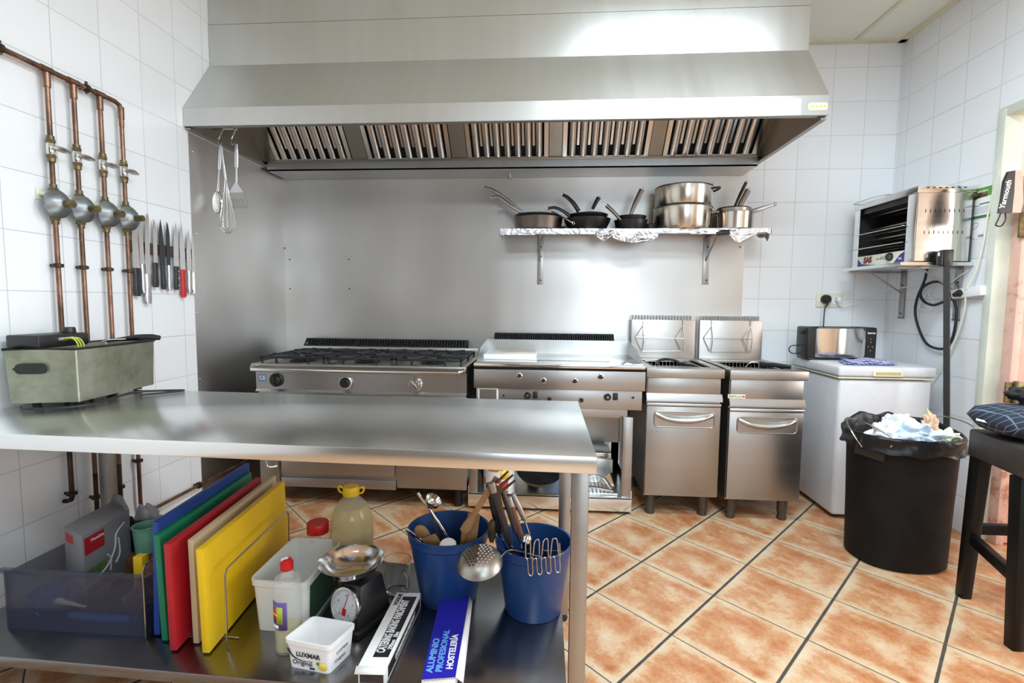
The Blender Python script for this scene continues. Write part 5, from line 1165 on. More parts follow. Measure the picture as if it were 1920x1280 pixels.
text('Monalitta', .016, fr((pc_.x, pc_.y, zt_-.030), (C2-C1), (0, 0, 1)), M_['pwhite'], l1, 'label_letters')
bm = BM()
def cp_(u, z): q_ = C1+(C2-C1)*u+n_*.0035; return (q_.x, q_.y, z)
tube(bm, [cp_(.2, .29), cp_(.45, .31), cp_(.62, .36), cp_(.66, .41), cp_(.85, .435)], .003, 6, k=4); tube(bm, [cp_(.62, .30), cp_(.72, .33), cp_(.7, .39)], .003, 6, k=4); tube(bm, [cp_(.5, .285), cp_(.52, .33), cp_(.46, .35)], .003, 6, k=4)
mk('machine_picture', bm, plain('picture_grey', srgb(210, 210, 215), .4), w)
# behind the drawer: black handled shears, green cup, bags
def px3(px, py, Y): return at(px, py, Y=Y)
bm = BM(); a, b = px3(241, 966, 1.90), px3(234, 1040, 1.87); tube(bm, [a+Vector((0, 0, -.01)), a+Vector((.002, 0, -.03)), b+Vector((.01, 0, .04)), b], [.016, .021, .016, .012], 10, k=3, flat=.6); a = px3(247, 985, 1.93); b2 = px3(249, 1040, 1.9); tube(bm, [a, b2], [.012, .009], 10); tube(bm, [b, b+Vector((.03, -.01, -.13))], [.012, .006], 8)
tag(mk('kitchen_shears', bm, M_['rubber']), 'black handled shears standing between carton and cutting boards', 'shears')
c_ = px3(265, 1050, 1.80); bm = BM(); zt_ = px3(265, 1036, 1.80).z; lathe(bm, [(0, .002), (.038, .002), (.046, zt_-Z0-.006), (.049, zt_-Z0-.004), (.049, zt_-Z0), (.044, zt_-Z0), (.036, .006), (0, .006)], (c_.x, 1.83, Z0+.10), 32)
tag(mk('green_cup', bm, plain('pale_green_cup', srgb(128, 190, 160), .4)), 'pale green plastic cup between the crate and the cutting boards', 'cup')
bm = BM(); box(bm, c_.x-.06, c_.x+.05, 1.775, 1.89, Z0, Z0+.099, .004); tag(mk('spice_carton', bm, plain('brown_carton', srgb(120, 78, 48), .6, 0, .4, 20)), 'small brown box under the pale green cup', 'box')
c_ = px3(272, 1000, 1.95); bm = BM(); lump(bm, (c_.x+.01, 1.955, .33), .065, .035, .105, .25, 1.6, 2, 4); tag(mk('plastic_bag', bm, plain('milky_bag', srgb(190, 192, 196), .35, 0, .15, 14), ang=60), 'milky plastic bag behind the green cup', 'bag')
bm = BM(); c_ = px3(248, 1085, 1.60); box(bm, -1.45, -1.415, 1.60, 1.63, Z0+.10, .395, .003); tag(mk('yellow_packet', bm, M_['yellow']), 'yellow packet end sticking up in the smoky crate', 'packet')
# white square tub
def quadtub(name, label, cat, B4, zb, zt, grow, m, rim=.006, wall=.002, rimdrop=.02, group=None, mrim=None):
    c = sum((Vector(p) for p in B4), Vector())/4; o = thing(name, label, cat, (c.x, c.y, zb), group)
    def ringp(k, z, e=0):
        out = []
        for i in range(4):
            P = c+(Vector(B4[i])-c)*k; A_ = c+(Vector(B4[i-1])-c)*k; N_ = c+(Vector(B4[(i+1) % 4])-c)*k
            r_ = .12
            for t2 in range(6):
                f = t2/5; s0 = P+(A_-P)*r_; s1 = P+(N_-P)*r_; q = s0*(1-f)**2+P*2*f*(1-f)+s1*f*f
                d = (q-c); d.z = 0; q = q+d.normalized()*e; out.append((q.x, q.y, z))
        return out
    bm = BM(); rings = [[bm.verts.new(p) for p in R_] for R_ in (ringp(1, zb), ringp(1+grow*.9, zt-rimdrop), ringp(1+grow*.9, zt-rimdrop, rim), ringp(1+grow, zt, rim), ringp(1+grow, zt, -wall), ringp(1, zb+wall, -wall))]
    for A_, B_ in zip(rings, rings[1:]):
        for j in range(len(A_)): bm.faces.new((A_[j], A_[(j+1) % len(A_)], B_[(j+1) % len(A_)], B_[j]))
    bm.faces.new(rings[0][::-1]); bm.faces.new(rings[-1]); mk('tub_body', bm, m, o); return o, c
tubm = plain('milky_tub', srgb(222, 224, 220), .35, 0, .04, 4, trans=.0)
a = Sh(481, 1180); 
quadtub('storage_tub', 'empty milky white square tub beside the yellow cutting board', 'tub', [(a.x, a.y, 0), (a.x+.175, a.y-.006, 0), (a.x+.17, a.y+.27, 0), (a.x-.005, a.y+.275, 0)], Z0, .375, .10, tubm)
gs = plain('dark_green_side', srgb(24, 66, 44), .5); bm = BM(); hexa(bm, [(a.x+.1765, a.y+.02, Z0+.02), (a.x+.1775, a.y+.02, Z0+.02), (a.x+.1765, a.y+.25, Z0+.02), (a.x+.1755, a.y+.25, Z0+.02), (a.x+.1835, a.y+.015, .345), (a.x+.1845, a.y+.015, .345), (a.x+.1835, a.y+.26, .345), (a.x+.1825, a.y+.26, .345)]); mk('green_print', bm, gs, bpy.data.objects['storage_tub'])
# vinegar bottle
gl = N('clear_plastic').set(col=(.75, .78, .74), rough=.08, alpha=.22).m; gold = N('pale_oil').set(col=srgb(206, 184, 70), rough=.1, alpha=.55).m
def bottle(name, label, c, prof, m, liquid=None, lm=None, n=40, sx=1, sy=1):
    o = thing(name, label, 'bottle', c); bm = BM(); lathe(bm, [(0, 0)]+prof, c, n, sx, sy); mk('bottle_body', bm, m, o)
    if liquid: bm = BM(); lathe(bm, liquid, c, n, sx, sy); mk('liquid', bm, lm, o)
    return o
a = Sh(531, 1228); c = Vector((a.x, a.y+.035, Z0)); H = .335
zt_ = px3(540, 1046, c.y).z; H = zt_-Z0
vb = bottle('vinegar_bottle', 'clear plastic vinegar bottle with red and white cap in front of the white tub', c, [(.036, 0), (.040, .008), (.039, .03), (.041, .06), (.0385, .085), (.0405, .12), (.0405, .20), (.041, .215), (.037, .235), (.024, H-.075), (.0165, H-.045), (.0155, H-.03)], gl, [(0, .003), (.037, .009), (.036, .03), (.038, .06), (.0365, .075), (0, .075)], N('pale_vinegar').set(col=srgb(200, 190, 110), rough=.1, alpha=.5).m)
bm = BM(); lathe(bm, [(.019, H-.036), (.020, H-.034), (.020, H-.012), (.017, H-.010)], c, 28); lathe(bm, [(.0165, H-.012), (.016, H-.004), (.010, H), (0, H)], c, 28); mk('cap', bm, M_['redp'], vb)
bm = BM(); lathe(bm, [(.0168, H-.012), (.0165, H-.003), (.010, H+.001), (0, H+.001)], (c.x-.004, c.y, c.z), 24, .8, .8); mk('cap_top', bm, M_['wplast'], vb)
def wrap(c, r, z0_, z1_, a0, a1, m, name, par, n=16, d=.0006):
    bm = BM(); grid(bm, lambda u, v: (c.x+(r+d)*math.cos(a0+(a1-a0)*u), c.y+(r+d)*math.sin(a0+(a1-a0)*u), z0_+(z1_-z0_)*v), n, 3); return mk(name, bm, m, par, solid=.0004)
A0, A1 = -PI*.86, -PI*.36
lb = wrap(c, .0412, c.z+.085, c.z+.175, A0, A1, plain('violet_label', srgb(96, 76, 140), .5), 'label', vb)
wrap(c, .0417, c.z+.115, c.z+.150, A0+.15, A0+.75, plain('label_red', srgb(190, 50, 44), .5), 'label_red_patch', lb); wrap(c, .0417, c.z+.105, c.z+.160, A0+.75, A0+1.25, plain('label_green', srgb(170, 180, 50), .5), 'label_green_patch', lb); wrap(c, .0417, c.z+.088, c.z+.100, A0+.2, A0+.9, M_['pwhite'], 'label_white_patch', lb)
text('Vinagre', .010, fr((c.x-.022, c.y-.0372, c.z+.135), (.86, -.5, 0), (0, 0, 1)), plain('label_yellow', srgb(240, 210, 90), .5), lb, 'label_letters')
# LUXMAR tub
B0, B1, B2 = Sh(543, 1249), Sh(617, 1264), Sh(660, 1222); B3 = B0+B2-B1
lt, lc = quadtub('margarine_tub', 'small white open margarine tub in front of the vinegar bottle', 'tub', [B0, B1, B2, B3], Z0, .283, .12, M_['wplast'], .004, .0015, .014)
d = (B1-B0); nrm = d.normalized().cross(Vector((0, 0, 1))); up = Vector((0, 0, .075))+nrm*.005
def lf2(u, v, off=.0025): p = B0+d*u-d*.02*v+d*.0+up*v+nrm*off; return p
M0 = fr(lf2(.52, .66), d+Vector((0, 0, 0)), up)
text('LUXMAR', .0205, M0, M_['dotblack'], lt, 'brand_letters', bold=.0004)
text('Original', .021, fr(lf2(.36, .30), d+Vector((0, 0, .0)), up+d*.25), M_['dotblack'], lt, 'script_letters')
text('SOR', .009, fr(lf2(.60, .12), d, up), M_['dotblack'], lt, 'small_letters', bold=.0005)
bm = BM(); tube(bm, [lf2(.02, .86, .002), lf2(.12, .55, .002), lf2(.34, .40, .002), lf2(.62, .42, .002)], [.0032, .0025, .001, .0006], 6, k=5, flat=.3); mk('black_arc', bm, M_['dotblack'], lt)
bm = BM(); m_ = fr(lf2(.86, .28, .0022), d, up); lathe(bm, [(0, 0), (.016, .0), (.014, .0012), (0, .0016)], n=24, M=m_ @ Matrix.Diagonal((1, .8, 1, 1))); mk('butter_picture', bm, plain('butter_yellow', srgb(236, 208, 90), .5), lt)
bm = BM(); m_ = fr(lf2(.76, .40, .0034), d, up); lathe(bm, [(0, 0), (.006, 0), (0, .001)], n=14, M=m_); mk('leaf_picture', bm, plain('leaf_green', srgb(90, 150, 50), .5), lt)
d2 = (B2-B1); n2 = d2.normalized().cross(Vector((0, 0, 1))); up2 = Vector((0, 0, .075))+n2*.006
text('LUXMAR', .013, fr(B1+d2*.5+up2*.66+n2*.003, d2, up2), M_['regu'], lt, 'brand_letters'); text('Original', .014, fr(B1+d2*.42+up2*.34+n2*.003, d2, up2+d2*.2), M_['regu'], lt, 'script_letters')
# scale
w = thing('kitchen_scale', 'black dial kitchen scale with a round steel weighing bowl', 'scale', (-.655, 1.62, SHZ))
ang = -.40; q = T(-.640, 1.635, Z0) @ Rz(ang)
bm = BM(); box(bm, -.075, .075, -.095, .095, .0, .02, .004, M=q); hexa(bm, [q @ Vector(p) for p in ((-.062, -.082, .02), (.062, -.082, .02), (.062, .082, .02), (-.062, .082, .02), (-.045, -.045, .152), (.045, -.045, .152), (.045, .06, .152), (-.045, .06, .152))], .006); mk('body', bm, M_['black'], w)
tl = math.atan2(.037, .175); dq = q @ T(0, -.0685, .086) @ Rx(PI/2-tl)
bm = BM(); lathe(bm, [(0, -.006), (.060, -.006), (.062, .004), (.060, .010), (.055, .010), (.054, .006)], n=48, M=dq); mk('dial_rim', bm, M_['chrome'], w)
bm = BM(); lathe(bm, [(0, .004), (.054, .004), (.054, .006), (0, .006)], n=48, M=dq); di = mk('dial', bm, plain('dial_white', srgb(206, 208, 212), .35), w)
bm = BM()
for k in range(40):
    if 0 <= k < 40:
        a_ = 2*PI*k/40; r0_ = .046 if k % 5 else .042; m_ = dq @ Rz(a_); box(bm, r0_, .051, -.0005, .0005, .0062, .0068, M=m_)
mk('dial_ticks', bm, M_['dotblack'], di)
for k, tx in enumerate(('0', '1', '2', '3', '4')): a_ = PI/2-k*2*PI/5; text(tx, .011, dq @ T(.034*math.cos(a_), .034*math.sin(a_), .0065), M_['dotblack'], di, 'dial_number')
bm = BM(); box(bm, -.0012, .0012, -.012, .045, .0075, .0085, M=dq @ Rz(-.25)); box(bm, -.008, .008, -.030, -.008, .0075, .0083, M=dq); mk('pointer', bm, M_['redp'], di)
cb2 = q @ Vector((0, 0, 0)); cx, cy = cb2.x-.026, cb2.y-.015
bm = BM(); cyl(bm, (cx, cy, Z0+.150), (cx, cy, Z0+.171), .030, .05, n=24); mk('bowl_support', bm, M_['black'], w)
bm = BM(); zb = Z0+.1715; lathe(bm, [(0, 0), (.03, 0), (.050, .003), (.067, .009), (.082, .018), (.094, .030), (.103, .044), (.111, .050), (.112, .0515), (.110, .052), (.101, .046), (.092, .032), (.080, .020), (.065, .011), (.049, .005), (.03, .002), (0, .002)], (cx, cy, zb), 64); mk('weighing_bowl', bm, M_['chrome'], w)
# oil bottle
c = Vector((px3(660, 960, 1.90).x, 1.895, Z0)); zt_ = px3(660, 911, c.y).z; H = zt_-Z0
ob = bottle('oil_bottle', 'large ribbed plastic bottle of cooking oil with yellow handled cap', c, [(.080, 0), (.086, .01), (.086, .04), (.082, .05), (.086, .06), (.086, .09), (.082, .10), (.086, .11), (.086, .14), (.082, .15), (.086, .16), (.086, .20), (.080, .215), (.084, .23), (.076, .27), (.060, .30), (.038, H-.05), (.030, H-.04), (.028, H-.02)], gl, [(0, .004), (.083, .012), (.083, .04), (.079, .05), (.083, .06), (.083, .09), (.079, .10), (.083, .11), (.083, .14), (.079, .15), (.083, .16), (.083, .20), (.077, .215), (.081, .23), (.073, .268), (.058, .296), (0, .296)], gold, n=48)
bm = BM(); lathe(bm, [(.031, H-.036), (.032, H-.034), (.032, H-.008), (.028, H), (0, H)], c, 32); mk('yellow_cap', bm, M_['yellow'], ob)
bm = BM()
for s_ in (-1, 1): tube(bm, [(c.x+s_*.026, c.y, zt_-.014), (c.x+s_*.046, c.y, zt_-.002), (c.x+s_*.052, c.y, zt_-.012), (c.x+s_*.044, c.y, zt_-.026), (c.x+s_*.030, c.y, zt_-.028)], .0042, 8, k=4)
mk('cap_loops', bm, M_['yellow'], ob)
# jar with red lid
c = Vector((px3(579, 990, 1.80).x, 1.80+.075, Z0)); zt_ = px3(579, 977, c.y).z; H = zt_-Z0
jb = bottle('glass_jar', 'clear jar with red screw lid behind the white tub', c, [(.042, 0), (.045, .006), (.045, H-.06), (.040, H-.04), (.038, H-.03)], gl, [(0, .003), (.042, .006), (.042, .13), (0, .13)], plain('white_powder', srgb(225, 222, 214), .9))
bm = BM(); lathe(bm, [(.041, H-.042), (.042, H-.040), (.042, H-.004), (.039, H), (0, H)], c, 32); mk('red_lid', bm, M_['redp'], jb)
# glass mug
a = Sh(738, 1118); c = Vector((a.x, a.y+.045, Z0)); zt_ = px3(740, 1048, c.y).z; H = zt_-Z0
w = thing('glass_mug', 'empty clear glass mug between the scale and the left blue bucket', 'mug', c)
bm = BM(); lathe(bm, [(0, 0), (.040, 0), (.043, .005), (.053, H), (.050, H), (.040, .012), (0, .010)], c, 40); mk('mug_body', bm, glass('mug_glass', (.93, .95, .95), .02, 1.25), w)
bm = BM(); tube(bm, [(c.x+.035, c.y-.035, c.z+H*.75), (c.x+.058, c.y-.058, c.z+H*.72), (c.x+.056, c.y-.058, c.z+H*.3), (c.x+.028, c.y-.032, c.z+H*.25)], .0055, 10, k=5); mk('mug_handle', bm, bpy.data.materials['mug_glass'], w)
# blue buckets
def bucket(lab, c, rb, rt, H, n=64):
    o = thing('blue_bucket', lab, 'bucket', c, 'blue plastic buckets of utensils'); bm = BM()
    lathe(bm, [(0, 0), (rb-.003, 0), (rb, .004), (rt-.006, H-.04), (rt-.005, H-.035), (rt, H-.03), (rt+.002, H-.004), (rt+.004, H), (rt-.004, H), (rt-.008, H-.03), (rb-.003, .008), (0, .008)], c, n); mk('bucket_body', bm, M_['bluebucket'], o)
    return o
c1_ = Vector((-.362, 1.80, Z0)); H1 = .268
c2_ = Vector((px3(1000, 1015, 1.755).x+.002, 1.755, Z0)); H2 = .256
bucket('left blue plastic bucket full of wooden spoons', c1_, .105, .150, H1)
k2 = bucket('right blue plastic bucket full of steel utensils beside the table leg', c2_, .102, .136, H2)
bm = BM(); cyl(bm, (c2_.x+.132, c2_.y, Z0+H2-.018), (c2_.x+.145, c2_.y, Z0+H2-.018), .008, n=12); mk('bail_lug', bm, M_['pipedark'], k2)
# ---- utensils in the left bucket
def u2(px, py, Y): return at(px, py, Y=Y)
def wooden(name, label, tip, foot, head, r=.006, hw=.024, hl=.07, par=None, m=None, flat=.35):
    """a stick from foot (in the bucket) to a flat oval head ending at tip"""
    tip, foot = Vector(tip), Vector(foot); d = (tip-foot); n_ = d.normalized(); L = d.length
    k = thing(name, label, 'utensil', foot); bm = BM()
    tube(bm, [foot, foot+n_*(L-hl), foot+n_*(L-hl+.01)], r, 8); mk('stick', bm, m or M_['wood'], k)
    c_ = foot+n_*(L-hl/2); u_ = Vector((0, 1, 0)); x_ = n_.cross(u_).normalized(); y_ = x_.cross(n_)*-1
    mt_ = Matrix(((x_.x, y_.x, n_.x, c_.x), (x_.y, y_.y, n_.y, c_.y), (x_.z, y_.z, n_.z, c_.z), (0, 0, 0, 1)))
    bm = BM()
    if head == 'spoon': lathe(bm, [(0, -.5), (.3, -.45), (.42, -.25), (.5, .1), (.42, .36), (.2, .48), (0, .5)], n=24, M=mt_ @ Matrix.Diagonal((hw*2, hw*2*flat, hl, 1)))
    else: box(bm, -hw, hw, -.0035, .0035, -hl/2, hl/2, .003, M=mt_)
    mk('head', bm, m or M_['wood'], k); return k
fo = lambda dx, dy: (c1_.x+dx, c1_.y+dy, Z0+.012)
wooden('wooden_spoon', 'wooden spoon with round head leaning left in the left bucket', u2(783, 985, 1.74), fo(.03, .02), 'spoon', .007, .025, .095, flat=.5)
wooden('wooden_spatula', 'wooden spatula head low in the left bucket, right of the round spoon', u2(803, 1005, 1.72), fo(.055, .0), 'spatula', .007, .028, .07)
wooden('wooden_rolling_stick', 'short round wooden stick end low in the left bucket', u2(843, 1010, 1.73), fo(.03, -.05), 'spoon', .010, .018, .05, flat=.9)
wooden('wooden_paddle', 'flat wooden paddle standing upright at the right of the left bucket', u2(889, 962, 1.73), fo(.06, -.03), 'flat', .008, .022, .125)
# long wooden stirrer crossing to the right
a, b = u2(876, 986, 1.72), u2(916, 918, 1.72); k = thing('wooden_stirrer', 'long wooden stirrer leaning right out of the left bucket', 'utensil', a)
bm = BM(); tube(bm, [a+Vector((-.016, 0, -.02)), a, a+(b-a)*.25, a+(b-a)*.4, b+Vector((.03, 0, .045))], [.014, .019, .013, .011, .012], 10, k=3, flat=.5); tube(bm, [a+Vector((-.012, .004, -.012)), (c1_.x+.03, c1_.y, Z0+.03)], .008, 8); mk('stick', bm, M_['wood'], k)
# ladle
a, b = u2(845, 1018, 1.74), u2(806, 955, 1.76); k = thing('steel_ladle', 'steel ladle with its bowl up above the left bucket', 'utensil', a)
bm = BM(); tube(bm, [(c1_.x+.06, c1_.y, Z0+.02), a, b], .0028, 8); tube(bm, [(c1_.x+.064, c1_.y+.004, Z0+.02), a+Vector((.006, 0, 0)), b+Vector((.004, 0, -.0))], .0022, 8); mk('stem', bm, M_['chrome'], k)
bm = BM(); m_ = T(b.x+.012, b.y, b.z+.034) @ Ry(.55) @ Rx(.25); lathe(bm, [(0, -.030), (.016, -.026), (.027, -.012), (.031, .006), (.030, .006), (.025, -.010), (.014, -.023), (0, -.027)], n=32, M=m_); mk('bowl', bm, M_['chrome'], k)
a, b = u2(806, 955, 1.77), u2(783, 924, 1.77); bm = BM(); tube(bm, [(c1_.x+.02, c1_.y+.03, Z0+.02), a, b], [.002, .0035, .006], 8, flat=.5); tag(mk('steel_spoon_handle', bm, M_['chrome']), 'thin steel handle pointing up left behind the ladle in the left bucket', 'utensil')
a, b = u2(762, 993, 1.76), u2(790, 1012, 1.74); bm = BM(); tube(bm, [a, (a+b)/2, b, (c1_.x+.05, c1_.y-.02, Z0+.03)], [.009, .006, .004, .004], 8, flat=.5); tube(bm, [a+Vector((.006, 0, -.012)), b+Vector((0, 0, -.012))], [.007, .004], 8, flat=.5); tag(mk('steel_serving_fork', bm, M_['chrome']), 'steel fork end resting on the left rim of the left bucket', 'utensil')
a = u2(836, 1031, 1.66); bm = BM(); lathe(bm, [(0, 0), (.028, 0), (.030, .004), (.026, .009), (0, .012)], n=32, M=T(a.x, 1.695, a.z) @ Rx(.35)); tag(mk('white_disc', bm, M_['wplast']), 'white plastic disc at the front of the left bucket', 'utensil')
# skimmer hanging between both buckets
a = u2(899, 1050, 1.60); k = thing('skimmer', 'large perforated steel skimmer resting on both bucket rims', 'utensil', a)
mm = T(a.x, 1.60, a.z) @ Rx(.30) @ Ry(-.06)
s = N('perforated_steel'); sp = s.n('ShaderNodeSeparateXYZ'); s.l(s.tc.outputs['Object'], sp.inputs[0])
bm = BM(); R_ = .076
prof = [(0, .030), (.02, .029), (.04, .025), (.058, .016), (.070, .004), (R_, -.006), (R_+.002, -.010), (R_-.001, -.011), (.068, .001), (.057, .012), (.04, .021), (.02, .025), (0, .026)]
lathe(bm, prof, n=48, M=mm); sk = mk('skimmer_dome', bm, M_['dull'], k)
dome = lambda r: .0303-.0052*(r/.04)**2
i_ = 0; bmP, bmD = BM(), BM()
for gx in range(-5, 6):
    for gy in range(-5, 6):
        x = gx*.0128+(gy % 2)*.0064; y = gy*.0108; r = math.hypot(x, y)
        if r > .054: continue
        i_ += 1; bm = bmP if x > -.004 else bmD
        z = dome(r)+.0003; lathe(bm, [(0, 0), (.0034, 0), (.0030, .0006), (0, .0008)], n=10, M=mm @ T(x, y, z) @ Ry(math.atan(.0056*x/.0016*1.0*.18)) )
ho = mk('hole_discs', bmP, plain('disc_pale', srgb(214, 206, 196), .7), sk); mk('hole_discs', bmD, M_['dotblack'], sk)  # no real holes: bright and dark behind them put into disc colours
b = u2(960, 1034, 1.66); bm = BM(); tube(bm, [mm @ Vector((.070, .008, 0)), (b.x, 1.66, b.z+.004), (c2_.x+.05, 1.74, b.z-.07), (c2_.x+.09, 1.78, b.z-.12)], .0045, 8, k=3, flat=.6); mk('skimmer_handle', bm, M_['chrome'], k)
# ---- utensils in the right bucket
f2_ = lambda dx, dy: (c2_.x+dx, c2_.y+dy, Z0+.014)
greyh = plain('dark_grey_grip', (.05, .045, .05), .3, .3, .2, 10)
def handle_tool(name, label, top, mid, foot, r, m, capm=None, tail=True):
    k = thing(name, label, 'utensil', foot); top, mid, foot = Vector(top), Vector(mid), Vector(foot)
    bm = BM(); tube(bm, [mid, mid+(top-mid)*.05, mid+(top-mid)*.5, top-(top-mid)*.04, top], [r*.8, r, r*1.05, r, r*.7], 12, flat=.7); h_ = mk('grip', bm, m, k)
    bm = BM(); tube(bm, [foot, mid], r*.42, 8); mk('stem', bm, M_['chrome'], k)
    if capm: bm = BM(); d = (top-mid).normalized(); tube(bm, [top-d*.035, top+d*.001], [r*1.1, r*1.12], 12, flat=.75); mk('grip_end', bm, capm, h_)
    return k
handle_tool('black_handled_spatula', 'long dark grey handled tool tallest in the right bucket', u2(921, 905, 1.70), u2(957, 1020, 1.72), f2_(.03, 0), .0135, greyh, M_['dull'])
handle_tool('black_handled_spoon', 'black handled tool behind the tallest one in the right bucket', u2(916, 905, 1.73), u2(936, 1000, 1.76), f2_(.0, .03), .012, M_['black'])
handle_tool('grey_handled_whisk', 'slim grey handled tool leaning right in the right bucket', u2(942, 920, 1.72), u2(968, 1000, 1.72), f2_(.05, 0), .009, greyh)
handle_tool('wood_handled_knife', 'brown wooden handled tool in the middle of the right bucket', u2(953, 932, 1.73), u2(977, 1005, 1.73), f2_(.06, .02), .011, plain('brown_grip', srgb(122, 82, 58), .5, 0, .3, 18), M_['dull'])
handle_tool('steel_handled_ladle', 'steel handled ladle leaning right, outermost in the right bucket', u2(961, 925, 1.74), u2(984, 975, 1.74), u2(1002, 1030, 1.74), .0095, M_['dull'])
bm = BM(); a = u2(987, 1017, 1.68); lathe(bm, [(0, -.020), (.018, -.016), (.027, 0), (.026, .010), (.024, .010), (.02, 0), (0, -.015)], n=32, M=T(a.x, a.y, a.z) @ Rx(-1.1) @ Ry(.3) @ Matrix.Diagonal((.8, 1.3, 1, 1))); tube(bm, [(a.x, a.y+.01, a.z), (c2_.x+.02, 1.76, Z0+.10)], .004, 8); tag(mk('steel_scoop', bm, M_['chrome']), 'shiny steel scoop bowl inside the right bucket behind the wire masher', 'utensil')
# brown fork with three prongs
k = thing('carving_fork', 'brown tarnished three pronged fork pointing up right above the buckets', 'utensil', u2(940, 945, 1.70)); fm = plain('tarnished_brown', srgb(104, 74, 48), .4, .6, .3, 20)
bm = BM(); a, b = u2(947, 1000, 1.72), u2(935, 920, 1.70); tube(bm, [f2_(.02, -.03), a, b], .006, 8); mk('fork_stem', bm, fm, k)
bm = BM(); p1, p2, p3 = u2(927, 905, 1.70), u2(944, 916, 1.70), u2(938, 930, 1.70)
for tp_, rt_ in (((953, 883), (931, 905)), ((962, 890), (938, 911)), ((966, 900), (944, 918))): tube(bm, [u2(*rt_, 1.70), u2(*tp_, 1.70)], [.006, .0035], 8, flat=.6)
tube(bm, [u2(934, 925, 1.70), u2(938, 912, 1.70)], [.010, .018], 10, flat=.4); mk('fork_prongs', bm, fm, k)
bm = BM(); a = u2(922, 990, 1.72); lump(bm, (a.x, a.y, a.z-.01), .016, .012, .045, .2, 2, 3, 3); tag(mk('dark_brush_end', bm, M_['pipedark']), 'dark worn brush end at the left inside the right bucket', 'utensil')
bm = BM()
for i in range(5): tube(bm, [(c2_.x-.09+.035*i, c2_.y-.03+.012*i, Z0+.02), (c2_.x-.075+.03*i, c2_.y+.02*(i % 3-1), Z0+H2-.04-.01*(i % 2))], .010, 8)
tag(mk('dark_tool_bundle', bm, M_['black']), 'bundle of dark handles low inside the right bucket', 'utensil')
# wire masher hooked over the front rim
k = thing('wire_masher', 'zigzag wire masher hooked over the front rim of the right bucket', 'utensil', u2(1018, 1040, 1.60))
bm = BM(); Ym = c2_.y-.150
def Mq(px, py, dy=0): p = at(px, py, Y=Ym+dy); return p
pts = []
xs = [988, 997, 1004, 1014, 1021, 1031, 1037, 1047]
top, bot = 1018, 1042
seq = [(986, 1046)]
for i in range(4):
    xa = 986+i*16.5; seq += [(xa, top-i*1.5), (xa+8, top-4-i*1.5), (xa+9, bot-i)] if i < 3 else [(xa, top-5), (xa+4, top-9), (xa+9, top-5), (xa+12, bot)]
    if i < 3: seq += [(xa+13, bot+2-i)]
tube(bm, [Mq(a_, b_, .012) for a_, b_ in seq], .0021, 7, k=5)
seq2 = []
for i in range(4):
    xa = 989+i*17; seq2 += [(xa, 1050-i*1.5), (xa+2, 1074-i*2.0), (xa+7, 1079-i*2.0), (xa+10, 1072-i*2), (xa+9, 1052-i*2), (xa+13, 1047-i*1.5)]
tube(bm, [Mq(a_, b_) for a_, b_ in [(986, 1046)]+seq2[:-1]+[(1050, 1043), (1049, 1018)]], .0021, 7, k=5)
tube(bm, [Mq(1049, 1040), Mq(1056, 1034, .05), (c2_.x+.03, c2_.y-.02, Z0+H2-.03)], .002, 6, k=3)
mk('zigzag_wire', bm, M_['wire'], k)
# parchment carton
zt_ = Z0+.055
def carton(name, label, FL, FR, BLp, BRp, z1, mt, ms):
    a, b, c, d = [at(*p, Z=z1) for p in (FL, FR, BRp, BLp)]
    o = thing(name, label, 'carton', ((a.x+c.x)/2, (a.y+c.y)/2, Z0))
    bm = BM(); hexa(bm, [(p.x, p.y, Z0) for p in (a, b, c, d)]+[(p.x, p.y, z1) for p in (a, b, c, d)], .0015); mk('carton_body', bm, ms, o); return o, a, b, c, d
o, a, b, c, d = carton('parchment_carton', 'long black and white baking parchment carton beside the scale', (671, 1248), (724, 1249), (744, 1110), (789, 1111), zt_, M_['paper'], M_['paper'])
ax_ = ((d+c)/2-(a+b)/2); wx = (b-a)
def tq(u, v, z=.0008): return a+(b-a)*u+((d-a)*(1-u)+(c-b)*u)*v+Vector((0, 0, z))
def patch(o, u0, u1, v0, v1, m, name, z0=.0002, z1=.0008):
    bm = BM(); hexa(bm, [tq(u0, v0, z0), tq(u1, v0, z0), tq(u1, v1, z0), tq(u0, v1, z0), tq(u0, v0, z1), tq(u1, v0, z1), tq(u1, v1, z1), tq(u0, v1, z1)]); return mk(name, bm, m, o)
bp_ = patch(o, .36, .92, .10, .93, M_['dotblack'], 'black_panel')
L = ax_.length
text('CATERING BAKING PARCHMENT', .036, fr(tq(.56, .51, .001), ax_, -wx), M_['pwhite'], bp_, 'title_letters', bold=.001, sx=L*.78/(.036*16.2))
text('290mm   50m', .018, fr(tq(.83, .30, .001), ax_, -wx), M_['pwhite'], bp_, 'size_letters', bold=.0005, sx=.8)
text('VOGUE', .020, fr(tq(.22, .88, .001), ax_, -wx), M_['dotblack'], o, 'brand_letters', bold=.0006)
nn = ax_.normalized().cross(Vector((0, 0, 1)))
sp0 = (b+c)/2; 
bm = BM(); e0, e1 = b+(c-b)*.04+nn*.0008, b+(c-b)*.96+nn*.0008; hexa(bm, [(e0.x, e0.y, Z0+.008), (e1.x, e1.y, Z0+.008), (e1.x-nn.x*.0006, e1.y-nn.y*.0006, Z0+.008), (e0.x-nn.x*.0006, e0.y-nn.y*.0006, Z0+.008), (e0.x, e0.y, zt_-.012), (e1.x, e1.y, zt_-.012), (e1.x-nn.x*.0006, e1.y-nn.y*.0006, zt_-.012), (e0.x-nn.x*.0006, e0.y-nn.y*.0006, zt_-.012)]); sdp = mk('side_band', bm, M_['dotblack'], o)
